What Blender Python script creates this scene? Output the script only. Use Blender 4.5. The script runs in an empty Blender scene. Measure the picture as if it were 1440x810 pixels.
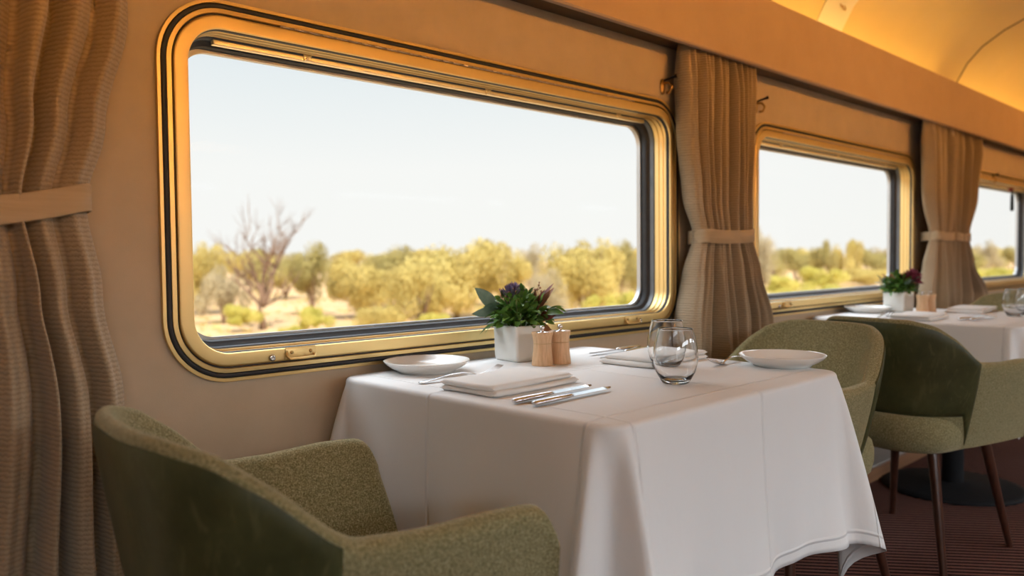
import bpy, bmesh, math, random
from mathutils import Vector, Matrix
from mathutils.geometry import tessellate_polygon
PI = math.pi
scene = bpy.context.scene
COL = scene.collection
rnd = random.Random(7)

# ------------------------------------------------------------------ helpers
def tag(o, label=None, cat=None, group=None, kind=None):
    if label: o['label'] = label
    if cat: o['category'] = cat
    if group: o['group'] = group
    if kind: o['kind'] = kind
    return o

def empty(name, loc=(0, 0, 0), rz=0.0):
    o = bpy.data.objects.new(name, None)
    o.empty_display_size = .05
    COL.objects.link(o)
    o.location = loc
    o.rotation_euler = (0, 0, rz)
    return o

def link(name, me, mat, parent=None, smooth=True, loc=None):
    o = bpy.data.objects.new(name, me)
    COL.objects.link(o)
    if mat is not None:
        me.materials.clear() if False else None
        if len(me.materials) == 0:
            me.materials.append(mat)
    if parent: o.parent = parent
    if loc: o.location = loc
    if smooth:
        for p in me.polygons: p.use_smooth = True
    return o

def mesh_from(name, verts, faces, mat, parent=None, smooth=True, loc=None):
    me = bpy.data.meshes.new(name)
    me.from_pydata([tuple(v) for v in verts], [], faces)
    me.update()
    return link(name, me, mat, parent, smooth, loc)

def bm_obj(name, bm, mat, parent=None, smooth=True, loc=None, recalc=True):
    if recalc: bmesh.ops.recalc_face_normals(bm, faces=bm.faces)
    me = bpy.data.meshes.new(name)
    bm.to_mesh(me); bm.free()
    return link(name, me, mat, parent, smooth, loc)

def auto_smooth(o, ang=35):
    """sharp edges by angle (stored on the mesh)"""
    me = o.data
    bm = bmesh.new(); bm.from_mesh(me)
    for e in bm.edges:
        if len(e.link_faces) == 2 and e.calc_face_angle(0) > math.radians(ang): e.smooth = False
    bm.to_mesh(me); bm.free()
    return o

def box(bm, x0, x1, y0, y1, z0, z1, bev=0.0, seg=2, mat=None):
    vs = [bm.verts.new(p) for p in ((x0,y0,z0),(x1,y0,z0),(x1,y1,z0),(x0,y1,z0),(x0,y0,z1),(x1,y0,z1),(x1,y1,z1),(x0,y1,z1))]
    fs = [bm.faces.new([vs[i] for i in f]) for f in ((0,3,2,1),(4,5,6,7),(0,1,5,4),(1,2,6,5),(2,3,7,6),(3,0,4,7))]
    if bev > 0:
        es = set()
        for f in fs: es.update(f.edges)
        bmesh.ops.bevel(bm, geom=list(es), offset=bev, segments=seg, affect='EDGES', profile=.5)
    return vs

def lathe(bm, prof, n=40, center=(0, 0, 0), close=True):
    """prof list of (r,z)"""
    cx, cy, cz = center
    rings = []
    for r, z in prof:
        if r < 1e-6: rings.append([bm.verts.new((cx, cy, cz + z))])
        else: rings.append([bm.verts.new((cx + r*math.cos(2*PI*i/n), cy + r*math.sin(2*PI*i/n), cz + z)) for i in range(n)])
    for a, b in zip(rings, rings[1:]):
        if len(a) == 1 and len(b) == 1: continue
        for i in range(n):
            j = (i+1) % n
            if len(a) == 1: bm.faces.new((a[0], b[i], b[j]))
            elif len(b) == 1: bm.faces.new((a[i], a[j], b[0]))
            else: bm.faces.new((a[i], a[j], b[j], b[i]))
    return rings

def tube(bm, pts, rad, n=8, cap=True):
    """tube through pts; rad number or list"""
    pts = [Vector(p) for p in pts]
    if not hasattr(rad, '__len__'): rad = [rad]*len(pts)
    rings = []
    up = Vector((0, 0, 1))
    prev = None
    for i, p in enumerate(pts):
        d = (pts[min(i+1, len(pts)-1)] - pts[max(i-1, 0)])
        if d.length < 1e-9: d = Vector((0, 0, 1))
        d.normalize()
        if prev is None:
            a = up if abs(d.dot(up)) < .95 else Vector((1, 0, 0))
            u = d.cross(a).normalized()
        else:
            u = (prev - d*prev.dot(d))
            u = u.normalized() if u.length > 1e-6 else d.cross(Vector((1, 0, 0))).normalized()
        prev = u
        v = d.cross(u)
        rings.append([bm.verts.new(p + (u*math.cos(2*PI*k/n) + v*math.sin(2*PI*k/n))*rad[i]) for k in range(n)])
    for a, b in zip(rings, rings[1:]):
        for k in range(n):
            bm.faces.new((a[k], a[(k+1) % n], b[(k+1) % n], b[k]))
    if cap:
        bm.faces.new(rings[0][::-1]); bm.faces.new(rings[-1])
    return rings

def sweep_flat(bm, pts, widths, thick, side=Vector((0, 1, 0))):
    """bar with elliptic section of width (along side) and thickness, along pts"""
    n = 10
    pts = [Vector(p) for p in pts]
    rings = []
    for i, p in enumerate(pts):
        d = (pts[min(i+1, len(pts)-1)] - pts[max(i-1, 0)]).normalized()
        s = (side - d*side.dot(d)).normalized()
        u = d.cross(s)
        w = widths[i]; t = thick[i] if hasattr(thick, '__len__') else thick
        rings.append([bm.verts.new(p + s*math.cos(2*PI*k/n)*w/2 + u*math.sin(2*PI*k/n)*t/2) for k in range(n)])
    for a, b in zip(rings, rings[1:]):
        for k in range(n): bm.faces.new((a[k], a[(k+1) % n], b[(k+1) % n], b[k]))
    bm.faces.new(rings[0][::-1]); bm.faces.new(rings[-1])

def interp(tbl, x):
    if x <= tbl[0][0]: return tbl[0][1]
    for (a, va), (b, vb) in zip(tbl, tbl[1:]):
        if x <= b:
            t = (x-a)/(b-a); t = t*t*(3-2*t)
            return va + (vb-va)*t
    return tbl[-1][1]

def catmull(P, n):
    """evenly resample a catmull-rom through tuple points"""
    P = [Vector(p) for p in P]
    Q = [P[0]*2 - P[1]] + P + [P[-1]*2 - P[-2]]
    out = []
    for i in range(1, len(Q)-2):
        for k in range(24):
            t = k/24
            a, b, c, d = Q[i-1], Q[i], Q[i+1], Q[i+2]
            out.append(.5*((2*b) + (c-a)*t + (2*a-5*b+4*c-d)*t*t + (3*b-a-3*c+d)*t**3))
    out.append(P[-1])
    L = [0]
    for a, b in zip(out, out[1:]): L.append(L[-1] + (b-a).length)
    res = []
    j = 0
    for i in range(n):
        s = L[-1]*i/(n-1)
        while j < len(L)-2 and L[j+1] < s: j += 1
        f = (s-L[j])/max(1e-9, L[j+1]-L[j])
        res.append(out[j].lerp(out[j+1], min(1, max(0, f))))
    return res

def dup(o, parent=None):
    c = o.copy(); COL.objects.link(c)
    if parent is not None: c.parent = parent
    for ch in list(o.children): dup(ch, c)
    return c

# ------------------------------------------------------------------ materials
def newmat(name):
    m = bpy.data.materials.new(name); m.use_nodes = True
    nt = m.node_tree
    b = nt.nodes['Principled BSDF']
    return m, nt, b

def N(nt, typ, **kw):
    n = nt.nodes.new(typ)
    for k, v in kw.items():
        if k in ('inp',):
            for kk, vv in v.items(): n.inputs[kk].default_value = vv
        else: setattr(n, k, v)
    return n

def ramp(nt, fac, stops):
    r = nt.nodes.new('ShaderNodeValToRGB')
    e = r.color_ramp.elements
    while len(e) < len(stops): e.new(.5)
    for x, (p, c) in zip(e, stops):
        x.position = p; x.color = (*c, 1)
    nt.links.new(fac, r.inputs['Fac'])
    return r.outputs['Color']

def noise_mat(name, c1, c2, scale=50, rough=.6, metal=0, bump=.0, bscale=None, detail=4, sheen=0, spec=.5, stretch=None, bdist=.002, coat=0):
    m, nt, b = newmat(name)
    tc = N(nt, 'ShaderNodeTexCoord')
    src = tc.outputs['Object']
    if stretch:
        mp = N(nt, 'ShaderNodeMapping'); mp.inputs['Scale'].default_value = stretch
        nt.links.new(src, mp.inputs['Vector']); src = mp.outputs['Vector']
    n = N(nt, 'ShaderNodeTexNoise', inp={'Scale': scale, 'Detail': detail, 'Roughness': .6})
    nt.links.new(src, n.inputs['Vector'])
    nt.links.new(ramp(nt, n.outputs['Fac'], [(.3, c1), (.7, c2)]), b.inputs['Base Color'])
    b.inputs['Roughness'].default_value = rough
    b.inputs['Metallic'].default_value = metal
    b.inputs['Specular IOR Level'].default_value = spec
    if sheen:
        b.inputs['Sheen Weight'].default_value = sheen
        b.inputs['Sheen Roughness'].default_value = .5
    if coat: b.inputs['Coat Weight'].default_value = coat
    if bump:
        n2 = N(nt, 'ShaderNodeTexNoise', inp={'Scale': bscale or scale, 'Detail': 3})
        nt.links.new(src, n2.inputs['Vector'])
        bp = N(nt, 'ShaderNodeBump', inp={'Strength': bump, 'Distance': bdist})
        nt.links.new(n2.outputs['Fac'], bp.inputs['Height'])
        nt.links.new(bp.outputs['Normal'], b.inputs['Normal'])
    return m

M = {}
M['wall'] = noise_mat('suede_wall', (.55, .435, .305), (.61, .485, .345), 9, .85, bump=.25, bscale=420, sheen=.15, spec=.2, bdist=.001)
M['bulkhead'] = noise_mat('bulkhead_suede', (.52, .37, .25), (.57, .41, .28), 6, .8, bump=.2, bscale=400, spec=.2, bdist=.001)
M['ceiling'] = noise_mat('ceiling_cream', (.82, .68, .38), (.86, .72, .42), 3, .45, spec=.4)
M['panel'] = noise_mat('ceiling_panel_white', (.93, .91, .85), (.95, .93, .87), 3, .4)
M['gold'] = noise_mat('anodised_gold', (.84, .62, .27), (.88, .66, .30), 4, .46, metal=1)
M['goldlight'] = noise_mat('pale_gold', (.95, .82, .55), (.97, .86, .6), 4, .5, metal=1)
M['rubber'] = noise_mat('black_rubber', (.018, .018, .02), (.03, .03, .034), 30, .6)
M['greyseal'] = noise_mat('grey_seal', (.13, .15, .17), (.18, .20, .22), 20, .35)
M['steel'] = noise_mat('polished_steel', (.72, .72, .74), (.78, .78, .8), 5, .12, metal=1)
M['hinge'] = noise_mat('hinge_metal', (.55, .45, .38), (.75, .64, .55), 120, .35, metal=1)
M['brass'] = noise_mat('dark_brass', (.45, .30, .12), (.55, .36, .15), 30, .3, metal=1)
M['darkbrass'] = noise_mat('bronze_joint', (.14, .09, .03), (.18, .12, .04), 30, .4, metal=.6)
M['black'] = noise_mat('black_metal', (.006, .006, .007), (.010, .010, .011), 30, .75, spec=.2)
M['ceramic'] = noise_mat('white_ceramic', (.80, .78, .74), (.84, .82, .78), 8, .22, coat=.3)
M['pot'] = noise_mat('satin_white_ceramic', (.76, .74, .69), (.80, .78, .73), 8, .38)
M['redplastic'] = noise_mat('red_plastic', (.25, .02, .015), (.3, .03, .02), 8, .4)
M['legwood'] = noise_mat('dark_stained_wood', (.035, .012, .007), (.075, .026, .014), 40, .28, stretch=(3, 3, .3), coat=.3)
M['plinthwood'] = noise_mat('plinth_wood', (.20, .09, .04), (.28, .13, .06), 14, .5, stretch=(.2, 1, 3))
M['plinthtop'] = noise_mat('plinth_top', (.38, .33, .29), (.42, .37, .33), 20, .6)
M['outer'] = noise_mat('car_body_steel', (.5, .5, .5), (.55, .55, .55), 5, .4, metal=.6)
M['pelmet_shade'] = noise_mat('pelmet_shade_brown', (.05, .03, .015), (.07, .045, .025), 20, .6)  # shade under the pelmet, put into a dark brown colour
M['stem'] = noise_mat('green_stem', (.10, .14, .04), (.16, .2, .07), 30, .6)
M['berry'] = noise_mat('dusky_berry', (.30, .14, .09), (.42, .24, .16), 80, .5)

def fabric():
    m, nt, b = newmat('olive_wool')
    tc = N(nt, 'ShaderNodeTexCoord')
    v = N(nt, 'ShaderNodeTexVoronoi', inp={'Scale': 420.})
    nt.links.new(tc.outputs['Object'], v.inputs['Vector'])
    n = N(nt, 'ShaderNodeTexNoise', inp={'Scale': 340., 'Detail': 4, 'Roughness': .75})
    nt.links.new(tc.outputs['Object'], n.inputs['Vector'])
    c = ramp(nt, n.outputs['Fac'], [(.32, (.09, .082, .030)), (.5, (.25, .215, .105)), (.68, (.52, .46, .29))])
    big = N(nt, 'ShaderNodeTexNoise', inp={'Scale': 6., 'Detail': 2})
    nt.links.new(tc.outputs['Object'], big.inputs['Vector'])
    mx = N(nt, 'ShaderNodeMixRGB', blend_type='MULTIPLY'); mx.inputs['Fac'].default_value = .5
    nt.links.new(c, mx.inputs['Color1'])
    nt.links.new(ramp(nt, big.outputs['Fac'], [(.3, (.8, .82, .75)), (.7, (1, .97, .9))]), mx.inputs['Color2'])
    nt.links.new(mx.outputs['Color'], b.inputs['Base Color'])
    b.inputs['Roughness'].default_value = .9
    b.inputs['Specular IOR Level'].default_value = .15
    b.inputs['Sheen Weight'].default_value = .45
    b.inputs['Sheen Roughness'].default_value = .4
    b.inputs['Sheen Tint'].default_value = (.95, .85, .6, 1)
    bp = N(nt, 'ShaderNodeBump', inp={'Strength': .6, 'Distance': .002})
    nt.links.new(v.outputs['Distance'], bp.inputs['Height'])
    nt.links.new(bp.outputs['Normal'], b.inputs['Normal'])
    return m
M['fabric'] = fabric()

def leather():
    m, nt, b = newmat('green_leather')
    tc = N(nt, 'ShaderNodeTexCoord')
    n = N(nt, 'ShaderNodeTexNoise', inp={'Scale': 7., 'Detail': 6, 'Roughness': .65})
    nt.links.new(tc.outputs['Object'], n.inputs['Vector'])
    base = ramp(nt, n.outputs['Fac'], [(.3, (.034, .038, .012)), (.7, (.080, .082, .030))])
    mp = N(nt, 'ShaderNodeMapping'); mp.inputs['Scale'].default_value = (14, 14, 3.5); mp.inputs['Rotation'].default_value = (.2, .3, .5)
    nt.links.new(tc.outputs['Object'], mp.inputs['Vector'])
    s = N(nt, 'ShaderNodeTexNoise', inp={'Scale': 3.2, 'Detail': 5, 'Distortion': 1.6})
    nt.links.new(mp.outputs['Vector'], s.inputs['Vector'])
    sc = ramp(nt, s.outputs['Fac'], [(.56, (0, 0, 0)), (.70, (1, 1, 1))])
    mx = N(nt, 'ShaderNodeMixRGB'); mx.inputs['Color2'].default_value = (.12, .115, .05, 1)
    ml = N(nt, 'ShaderNodeMath', operation='MULTIPLY'); ml.inputs[1].default_value = .5
    nt.links.new(sc, ml.inputs[0]); nt.links.new(ml.outputs[0], mx.inputs['Fac'])
    nt.links.new(base, mx.inputs['Color1'])
    nt.links.new(mx.outputs['Color'], b.inputs['Base Color'])
    b.inputs['Roughness'].default_value = .36
    b.inputs['Specular IOR Level'].default_value = .5
    n2 = N(nt, 'ShaderNodeTexNoise', inp={'Scale': 140., 'Detail': 3})
    nt.links.new(tc.outputs['Object'], n2.inputs['Vector'])
    bp = N(nt, 'ShaderNodeBump', inp={'Strength': .25, 'Distance': .001})
    nt.links.new(n2.outputs['Fac'], bp.inputs['Height'])
    nt.links.new(bp.outputs['Normal'], b.inputs['Normal'])
    return m
M['leather'] = leather()

def curtain_mat():
    m, nt, b = newmat('ribbed_curtain')
    tc = N(nt, 'ShaderNodeTexCoord')
    mp = N(nt, 'ShaderNodeMapping'); mp.inputs['Scale'].default_value = (9, 9, 95)
    nt.links.new(tc.outputs['UV'], mp.inputs['Vector'])
    mp.inputs['Scale'].default_value = (1, 1, 1)
    w = N(nt, 'ShaderNodeTexWave', bands_direction='Y', inp={'Scale': 38., 'Distortion': 3.2, 'Detail': 2., 'Detail Scale': 2.4})
    nt.links.new(mp.outputs['Vector'], w.inputs['Vector'])
    c = ramp(nt, w.outputs['Fac'], [(.0, (.34, .255, .16)), (.3, (.42, .32, .205)), (1, (.46, .35, .23))])
    nt.links.new(c, b.inputs['Base Color'])
    b.inputs['Roughness'].default_value = .75
    b.inputs['Sheen Weight'].default_value = .25
    b.inputs['Specular IOR Level'].default_value = .3
    bp = N(nt, 'ShaderNodeBump', inp={'Strength': .45, 'Distance': .002})
    nt.links.new(w.outputs['Fac'], bp.inputs['Height'])
    nt.links.new(bp.outputs['Normal'], b.inputs['Normal'])
    return m
M['curtain'] = curtain_mat()

def cloth_mat():
    m, nt, b = newmat('white_damask_cloth')
    uv = N(nt, 'ShaderNodeUVMap')
    sep = N(nt, 'ShaderNodeSeparateXYZ'); nt.links.new(uv.outputs['UV'], sep.inputs[0])
    outs = []
    for k, (ax, off) in enumerate((('X', .055), ('Y', .055))):
        a = N(nt, 'ShaderNodeMath', operation='ADD'); a.inputs[1].default_value = 4.1 - off
        nt.links.new(sep.outputs[ax], a.inputs[0])
        d = N(nt, 'ShaderNodeMath', operation='DIVIDE'); d.inputs[1].default_value = .41
        nt.links.new(a.outputs[0], d.inputs[0])
        f = N(nt, 'ShaderNodeMath', operation='PINGPONG'); f.inputs[1].default_value = .5
        nt.links.new(d.outputs[0], f.inputs[0])
        # ridge close to crease line
        r = N(nt, 'ShaderNodeMapRange', interpolation_type='SMOOTHSTEP', inp={'From Min': 0., 'From Max': .015, 'To Min': 1., 'To Max': 0.})
        nt.links.new(f.outputs[0], r.inputs['Value'])
        outs.append(r.outputs[0])
    mxm = N(nt, 'ShaderNodeMath', operation='MAXIMUM')
    nt.links.new(outs[0], mxm.inputs[0]); nt.links.new(outs[1], mxm.inputs[1])
    n = N(nt, 'ShaderNodeTexNoise', inp={'Scale': 9., 'Detail': 3})
    nt.links.new(uv.outputs['UV'], n.inputs['Vector'])
    ad = N(nt, 'ShaderNodeMath', operation='MULTIPLY_ADD'); ad.inputs[1].default_value = .9
    nt.links.new(n.outputs['Fac'], ad.inputs[0]); nt.links.new(mxm.outputs[0], ad.inputs[2])
    bp = N(nt, 'ShaderNodeBump', inp={'Strength': .65, 'Distance': .004})
    nt.links.new(ad.outputs[0], bp.inputs['Height'])
    wv = N(nt, 'ShaderNodeTexNoise', inp={'Scale': 700., 'Detail': 2})
    nt.links.new(uv.outputs['UV'], wv.inputs['Vector'])
    bp2 = N(nt, 'ShaderNodeBump', inp={'Strength': .1, 'Distance': .001})
    nt.links.new(wv.outputs['Fac'], bp2.inputs['Height']); nt.links.new(bp.outputs['Normal'], bp2.inputs['Normal'])
    nt.links.new(bp2.outputs['Normal'], b.inputs['Normal'])
    b.inputs['Base Color'].default_value = (.80, .79, .78, 1)
    b.inputs['Roughness'].default_value = .62
    b.inputs['Specular IOR Level'].default_value = .35
    b.inputs['Sheen Weight'].default_value = .1
    return m
M['cloth'] = cloth_mat()
M['napkin'] = noise_mat('napkin_linen', (.80, .78, .75), (.83, .81, .78), 20, .75, bump=.15, bscale=500, bdist=.001)

def glass_mat():
    m, nt, b = newmat('drinking_glass')
    b.inputs['Base Color'].default_value = (1, 1, 1, 1)
    b.inputs['Transmission Weight'].default_value = 1
    b.inputs['Roughness'].default_value = 0
    b.inputs['IOR'].default_value = 1.48
    return m
M['glass'] = glass_mat()

def pane_mat():
    m = bpy.data.materials.new('window_glass'); m.use_nodes = True
    nt = m.node_tree; nt.nodes.clear()
    out = N(nt, 'ShaderNodeOutputMaterial')
    tr = N(nt, 'ShaderNodeBsdfTransparent'); tr.inputs['Color'].default_value = (.985, .985, .975, 1)
    gl = N(nt, 'ShaderNodeBsdfGlossy'); gl.inputs['Roughness'].default_value = .02
    fr = N(nt, 'ShaderNodeLayerWeight'); fr.inputs['Blend'].default_value = .5
    pw = N(nt, 'ShaderNodeMath', operation='POWER'); pw.inputs[1].default_value = 5.0
    nt.links.new(fr.outputs['Facing'], pw.inputs[0])
    ma = N(nt, 'ShaderNodeMath', operation='MULTIPLY_ADD'); ma.inputs[1].default_value = .08; ma.inputs[2].default_value = .0012
    nt.links.new(pw.outputs[0], ma.inputs[0])
    mx = N(nt, 'ShaderNodeMixShader')
    nt.links.new(ma.outputs[0], mx.inputs[0]); nt.links.new(tr.outputs[0], mx.inputs[1]); nt.links.new(gl.outputs[0], mx.inputs[2])
    nt.links.new(mx.outputs[0], out.inputs['Surface'])
    return m
M['pane'] = pane_mat()

def wood_light():
    m, nt, b = newmat('light_oak')
    tc = N(nt, 'ShaderNodeTexCoord')
    mp = N(nt, 'ShaderNodeMapping'); mp.inputs['Scale'].default_value = (120, 120, 9)
    nt.links.new(tc.outputs['Object'], mp.inputs['Vector'])
    n = N(nt, 'ShaderNodeTexNoise', inp={'Scale': 1.5, 'Detail': 5, 'Roughness': .6})
    nt.links.new(mp.outputs['Vector'], n.inputs['Vector'])
    nt.links.new(ramp(nt, n.outputs['Fac'], [(.3, (.58, .34, .17)), (.6, (.76, .49, .28))]), b.inputs['Base Color'])
    b.inputs['Roughness'].default_value = .5
    return m
M['oak'] = wood_light()

def carpet():
    m, nt, b = newmat('striped_carpet')
    tc = N(nt, 'ShaderNodeTexCoord')
    mp = N(nt, 'ShaderNodeMapping'); mp.inputs['Rotation'].default_value = (0, 0, math.radians(52)); 
    nt.links.new(tc.outputs['Object'], mp.inputs['Vector'])
    w = N(nt, 'ShaderNodeTexWave', bands_direction='Y', inp={'Scale': 11.5, 'Distortion': .5, 'Detail': 2., 'Detail Scale': 8.})
    nt.links.new(mp.outputs['Vector'], w.inputs['Vector'])
    n = N(nt, 'ShaderNodeTexNoise', inp={'Scale': 300., 'Detail': 2})
    nt.links.new(tc.outputs['Object'], n.inputs['Vector'])
    c = ramp(nt, w.outputs['Fac'], [(.40, (.014, .006, .005)), (.62, (.24, .105, .08))])
    mx = N(nt, 'ShaderNodeMixRGB', blend_type='MULTIPLY'); mx.inputs['Fac'].default_value = .6
    nt.links.new(c, mx.inputs['Color1']); nt.links.new(n.outputs['Color'], mx.inputs['Color2'])
    nt.links.new(mx.outputs['Color'], b.inputs['Base Color'])
    b.inputs['Roughness'].default_value = .95
    b.inputs['Specular IOR Level'].default_value = .1
    return m
M['carpet'] = carpet()

def leaf_mat(name, c1, c2, rough=.45, trans=.0):
    m, nt, b = newmat(name)
    tc = N(nt, 'ShaderNodeTexCoord')
    n = N(nt, 'ShaderNodeTexNoise', inp={'Scale': 40., 'Detail': 3})
    nt.links.new(tc.outputs['Object'], n.inputs['Vector'])
    nt.links.new(ramp(nt, n.outputs['Fac'], [(.35, c1), (.65, c2)]), b.inputs['Base Color'])
    b.inputs['Roughness'].default_value = rough
    return m
M['leaf'] = leaf_mat('green_leaf', (.055, .14, .02), (.13, .26, .045))
M['leaflight'] = leaf_mat('bright_green_leaf', (.16, .32, .05), (.25, .42, .09))
M['euca'] = leaf_mat('eucalyptus_leaf', (.11, .17, .12), (.20, .27, .20), .55)
M['redleaf'] = leaf_mat('burgundy_leaf', (.10, .022, .022), (.28, .09, .06), .4)
M['redleaf2'] = leaf_mat('copper_leaf', (.30, .12, .06), (.50, .27, .15), .4)
M['thistle'] = leaf_mat('purple_thistle', (.14, .10, .20), (.27, .21, .35), .6)
M['pinkbloom'] = leaf_mat('wine_bloom', (.16, .02, .04), (.30, .05, .08), .6)
M['soil'] = noise_mat('dark_soil', (.03, .02, .012), (.05, .035, .02), 60, .9)

def crown_mat(name, c1, c2, c3):
    m, nt, b = newmat(name)
    tc = N(nt, 'ShaderNodeTexCoord')
    n = N(nt, 'ShaderNodeTexNoise', inp={'Scale': 1.1, 'Detail': 4, 'Roughness': .7})
    nt.links.new(tc.outputs['Object'], n.inputs['Vector'])
    nt.links.new(ramp(nt, n.outputs['Fac'], [(.32, c1), (.5, c2), (.68, c3)]), b.inputs['Base Color'])
    b.inputs['Roughness'].default_value = .8
    b.inputs['Specular IOR Level'].default_value = .1
    tl = N(nt, 'ShaderNodeBsdfTranslucent'); mx = N(nt, 'ShaderNodeMixShader'); mx.inputs[0].default_value = .35
    nt.links.new(b.inputs['Base Color'].links[0].from_socket, tl.inputs['Color'])
    nt.links.new(b.outputs[0], mx.inputs[1]); nt.links.new(tl.outputs[0], mx.inputs[2])
    nt.links.new(mx.outputs[0], nt.nodes['Material Output'].inputs['Surface'])
    return m
M['crown_gold'] = crown_mat('golden_olive_foliage', (.50, .41, .16), (.68, .57, .22), (.82, .72, .32))
M['crown_olive'] = crown_mat('olive_foliage', (.36, .31, .14), (.52, .45, .19), (.66, .58, .25))
M['crown_pale'] = crown_mat('pale_grey_foliage', (.44, .38, .24), (.58, .50, .34), (.70, .62, .42))
M['crown_lime'] = crown_mat('lime_foliage', (.52, .50, .12), (.68, .62, .18), (.78, .72, .26))
M['bark'] = noise_mat('dry_bark', (.20, .12, .08), (.30, .19, .13), 4, .9)
M['sand'] = noise_mat('pale_red_sand', (.62, .40, .22), (.78, .56, .34), .35, .95, spec=.1, detail=8)
M['grass'] = crown_mat('dry_grass', (.60, .50, .18), (.72, .60, .26), (.74, .66, .24))

# ------------------------------------------------------------------ dimensions
WCX, WCZ, WHW, WHH, WR = 1.468, 1.146, .880, .391, .135
NW = [-1, 0, 1, 2, 3]                      # bays
WX = {-1: WCX-2.285, 0: WCX, 1: WCX+2.24, 2: WCX+4.74, 3: WCX+7.02}
X0, X1, YF = -2.6, 9.9, -2.95

def rrect(cx, cz, hw, hh, r, n=14, ns=10):
    """rounded rectangle loop, (x,z)"""
    pts = []
    cs = [(cx+hw-r, cz+hh-r, 0), (cx-hw+r, cz+hh-r, 90), (cx-hw+r, cz-hh+r, 180), (cx+hw-r, cz-hh+r, 270)]
    for i, (x, z, a0) in enumerate(cs):
        for k in range(n+1):
            a = math.radians(a0 + 90*k/n)
            pts.append((x + r*math.cos(a), z + r*math.sin(a)))
    return pts

def ring(name, profs, mat, parent, cx, inset0=0, smooth=True, closed=True):
    """sweep profile [(inset, y)] round the window opening"""
    bm = bmesh.new()
    loops = []
    for d, y in profs:
        pts = rrect(cx, WCZ, WHW-d, WHH-d, max(.01, WR-d))
        loops.append([bm.verts.new((x, y, z)) for x, z in pts])
    n = len(loops[0])
    pairs = list(zip(loops, loops[1:]))
    for a, b in pairs:
        for k in range(n):
            bm.faces.new((a[k], a[(k+1) % n], b[(k+1) % n], b[k]))
    o = bm_obj(name, bm, mat, parent, smooth)
    return auto_smooth(o, 14)

# ---------------------------------------------------------------- the car shell
def wall_mesh(name, y0, y1, mat, xa, xb, za, zb, holes, outer=None):
    cu = bpy.data.curves.new(name, 'CURVE'); cu.dimensions = '2D'; cu.fill_mode = 'BOTH'
    def spl(pts):
        s = cu.splines.new('POLY'); s.points.add(len(pts)-1)
        for p, q in zip(s.points, pts): p.co = (q[0], q[1], 0, 1)
        s.use_cyclic_u = True
    spl([(xa, za), (xb, za), (xb, zb), (xa, zb)])
    for h in holes: spl(h)
    cu.extrude = abs(y1-y0)/2
    tmp = bpy.data.objects.new('tmp', cu); COL.objects.link(tmp)
    dg = bpy.context.evaluated_depsgraph_get(); dg.update()
    me = bpy.data.meshes.new_from_object(tmp.evaluated_get(dg))
    bpy.data.objects.remove(tmp)
    me.transform(Matrix(((1, 0, 0, 0), (0, 0, 1, (y0+y1)/2), (0, 1, 0, 0), (0, 0, 0, 1))))
    me.name = name
    me.materials.clear(); me.materials.append(mat)
    bm = bmesh.new(); bm.from_mesh(me); bmesh.ops.recalc_face_normals(bm, faces=bm.faces); bm.to_mesh(me); bm.free()
    o = bpy.data.objects.new(name, me); COL.objects.link(o)
    tag(o, kind='structure')
    return o

holes = [rrect(WX[k], WCZ, WHW-.012, WHH-.012, WR-.012) for k in NW]
wall_mesh('wall_left', 0, .05, M['wall'], X0, X1, 0, 2.0, holes)
holes2 = [rrect(WX[k], WCZ, WHW-.085, WHH-.085, WR-.07) for k in NW]
wall_mesh('wall_outer', .095, .11, M['outer'], X0, X1, -.2, 2.3, holes2)
wall_mesh('wall_right', YF-.06, YF, M['wall'], X0, X1, 0, 2.0, [rrect(WX[k], WCZ, WHW-.06, WHH-.06, WR-.06) for k in NW])

bm = bmesh.new(); box(bm, X0, X1, YF, 0.05, -.08, 0); bm_obj('floor', bm, M['carpet'], smooth=False)
tag(bpy.data.objects['floor'], kind='structure')
bm = bmesh.new(); box(bm, X0-.06, X0, YF-.06, .11, -.08, 2.6); tag(bm_obj('wall_back', bm, M['wall'], smooth=False), kind='structure')
bm = bmesh.new(); box(bm, X1, X1+.06, YF-.06, .11, -.08, 2.6); tag(bm_obj('wall_front', bm, M['wall'], smooth=False), kind='structure')

# vaulted ceiling
half = [(.04, 1.86), (.0, 1.93), (-.035, 2.02), (-.085, 2.11), (-.16, 2.19), (-.27, 2.26), (-.42, 2.325), (-.65, 2.38), (-.95, 2.42), (-1.25, 2.44), (-1.455, 2.445)]
prof = [(y, z) for y, z in half] + [(-2.91-y, z) for y, z in half[::-1][1:]]
def ceil_strip(name, xa, xb, mat, dz=0.0, th=.03, kind='structure'):
    bm = bmesh.new()
    lo = [[bm.verts.new((x, y, z-dz)) for y, z in prof] for x in (xa, xb)]
    up = [[bm.verts.new((x, y, z+th)) for y, z in prof] for x in (xa, xb)]
    for i in range(len(prof)-1):
        bm.faces.new((lo[0][i], lo[0][i+1], lo[1][i+1], lo[1][i]))
        bm.faces.new((up[0][i], up[1][i], up[1][i+1], up[0][i+1]))
    for r in (0, 1):
        for i in range(len(prof)-1):
            bm.faces.new((lo[r][i], lo[r][i+1], up[r][i+1], up[r][i]))
    bm.faces.new((lo[0][0], lo[1][0], up[1][0], up[0][0])); bm.faces.new((lo[0][-1], lo[1][-1], up[1][-1], up[0][-1]))
    o = bm_obj(name, bm, mat); auto_smooth(o, 40)
    tag(o, kind=kind)
    return o
ceil_strip('ceiling', X0, X1, M['ceiling'])
k = 1
for xj in (.72, 2.94, 5.16, 7.60):
    ceil_strip('trim_%d' % k, xj-.009, xj+.009, M['darkbrass'], dz=.002, th=.002); k += 1

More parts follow.
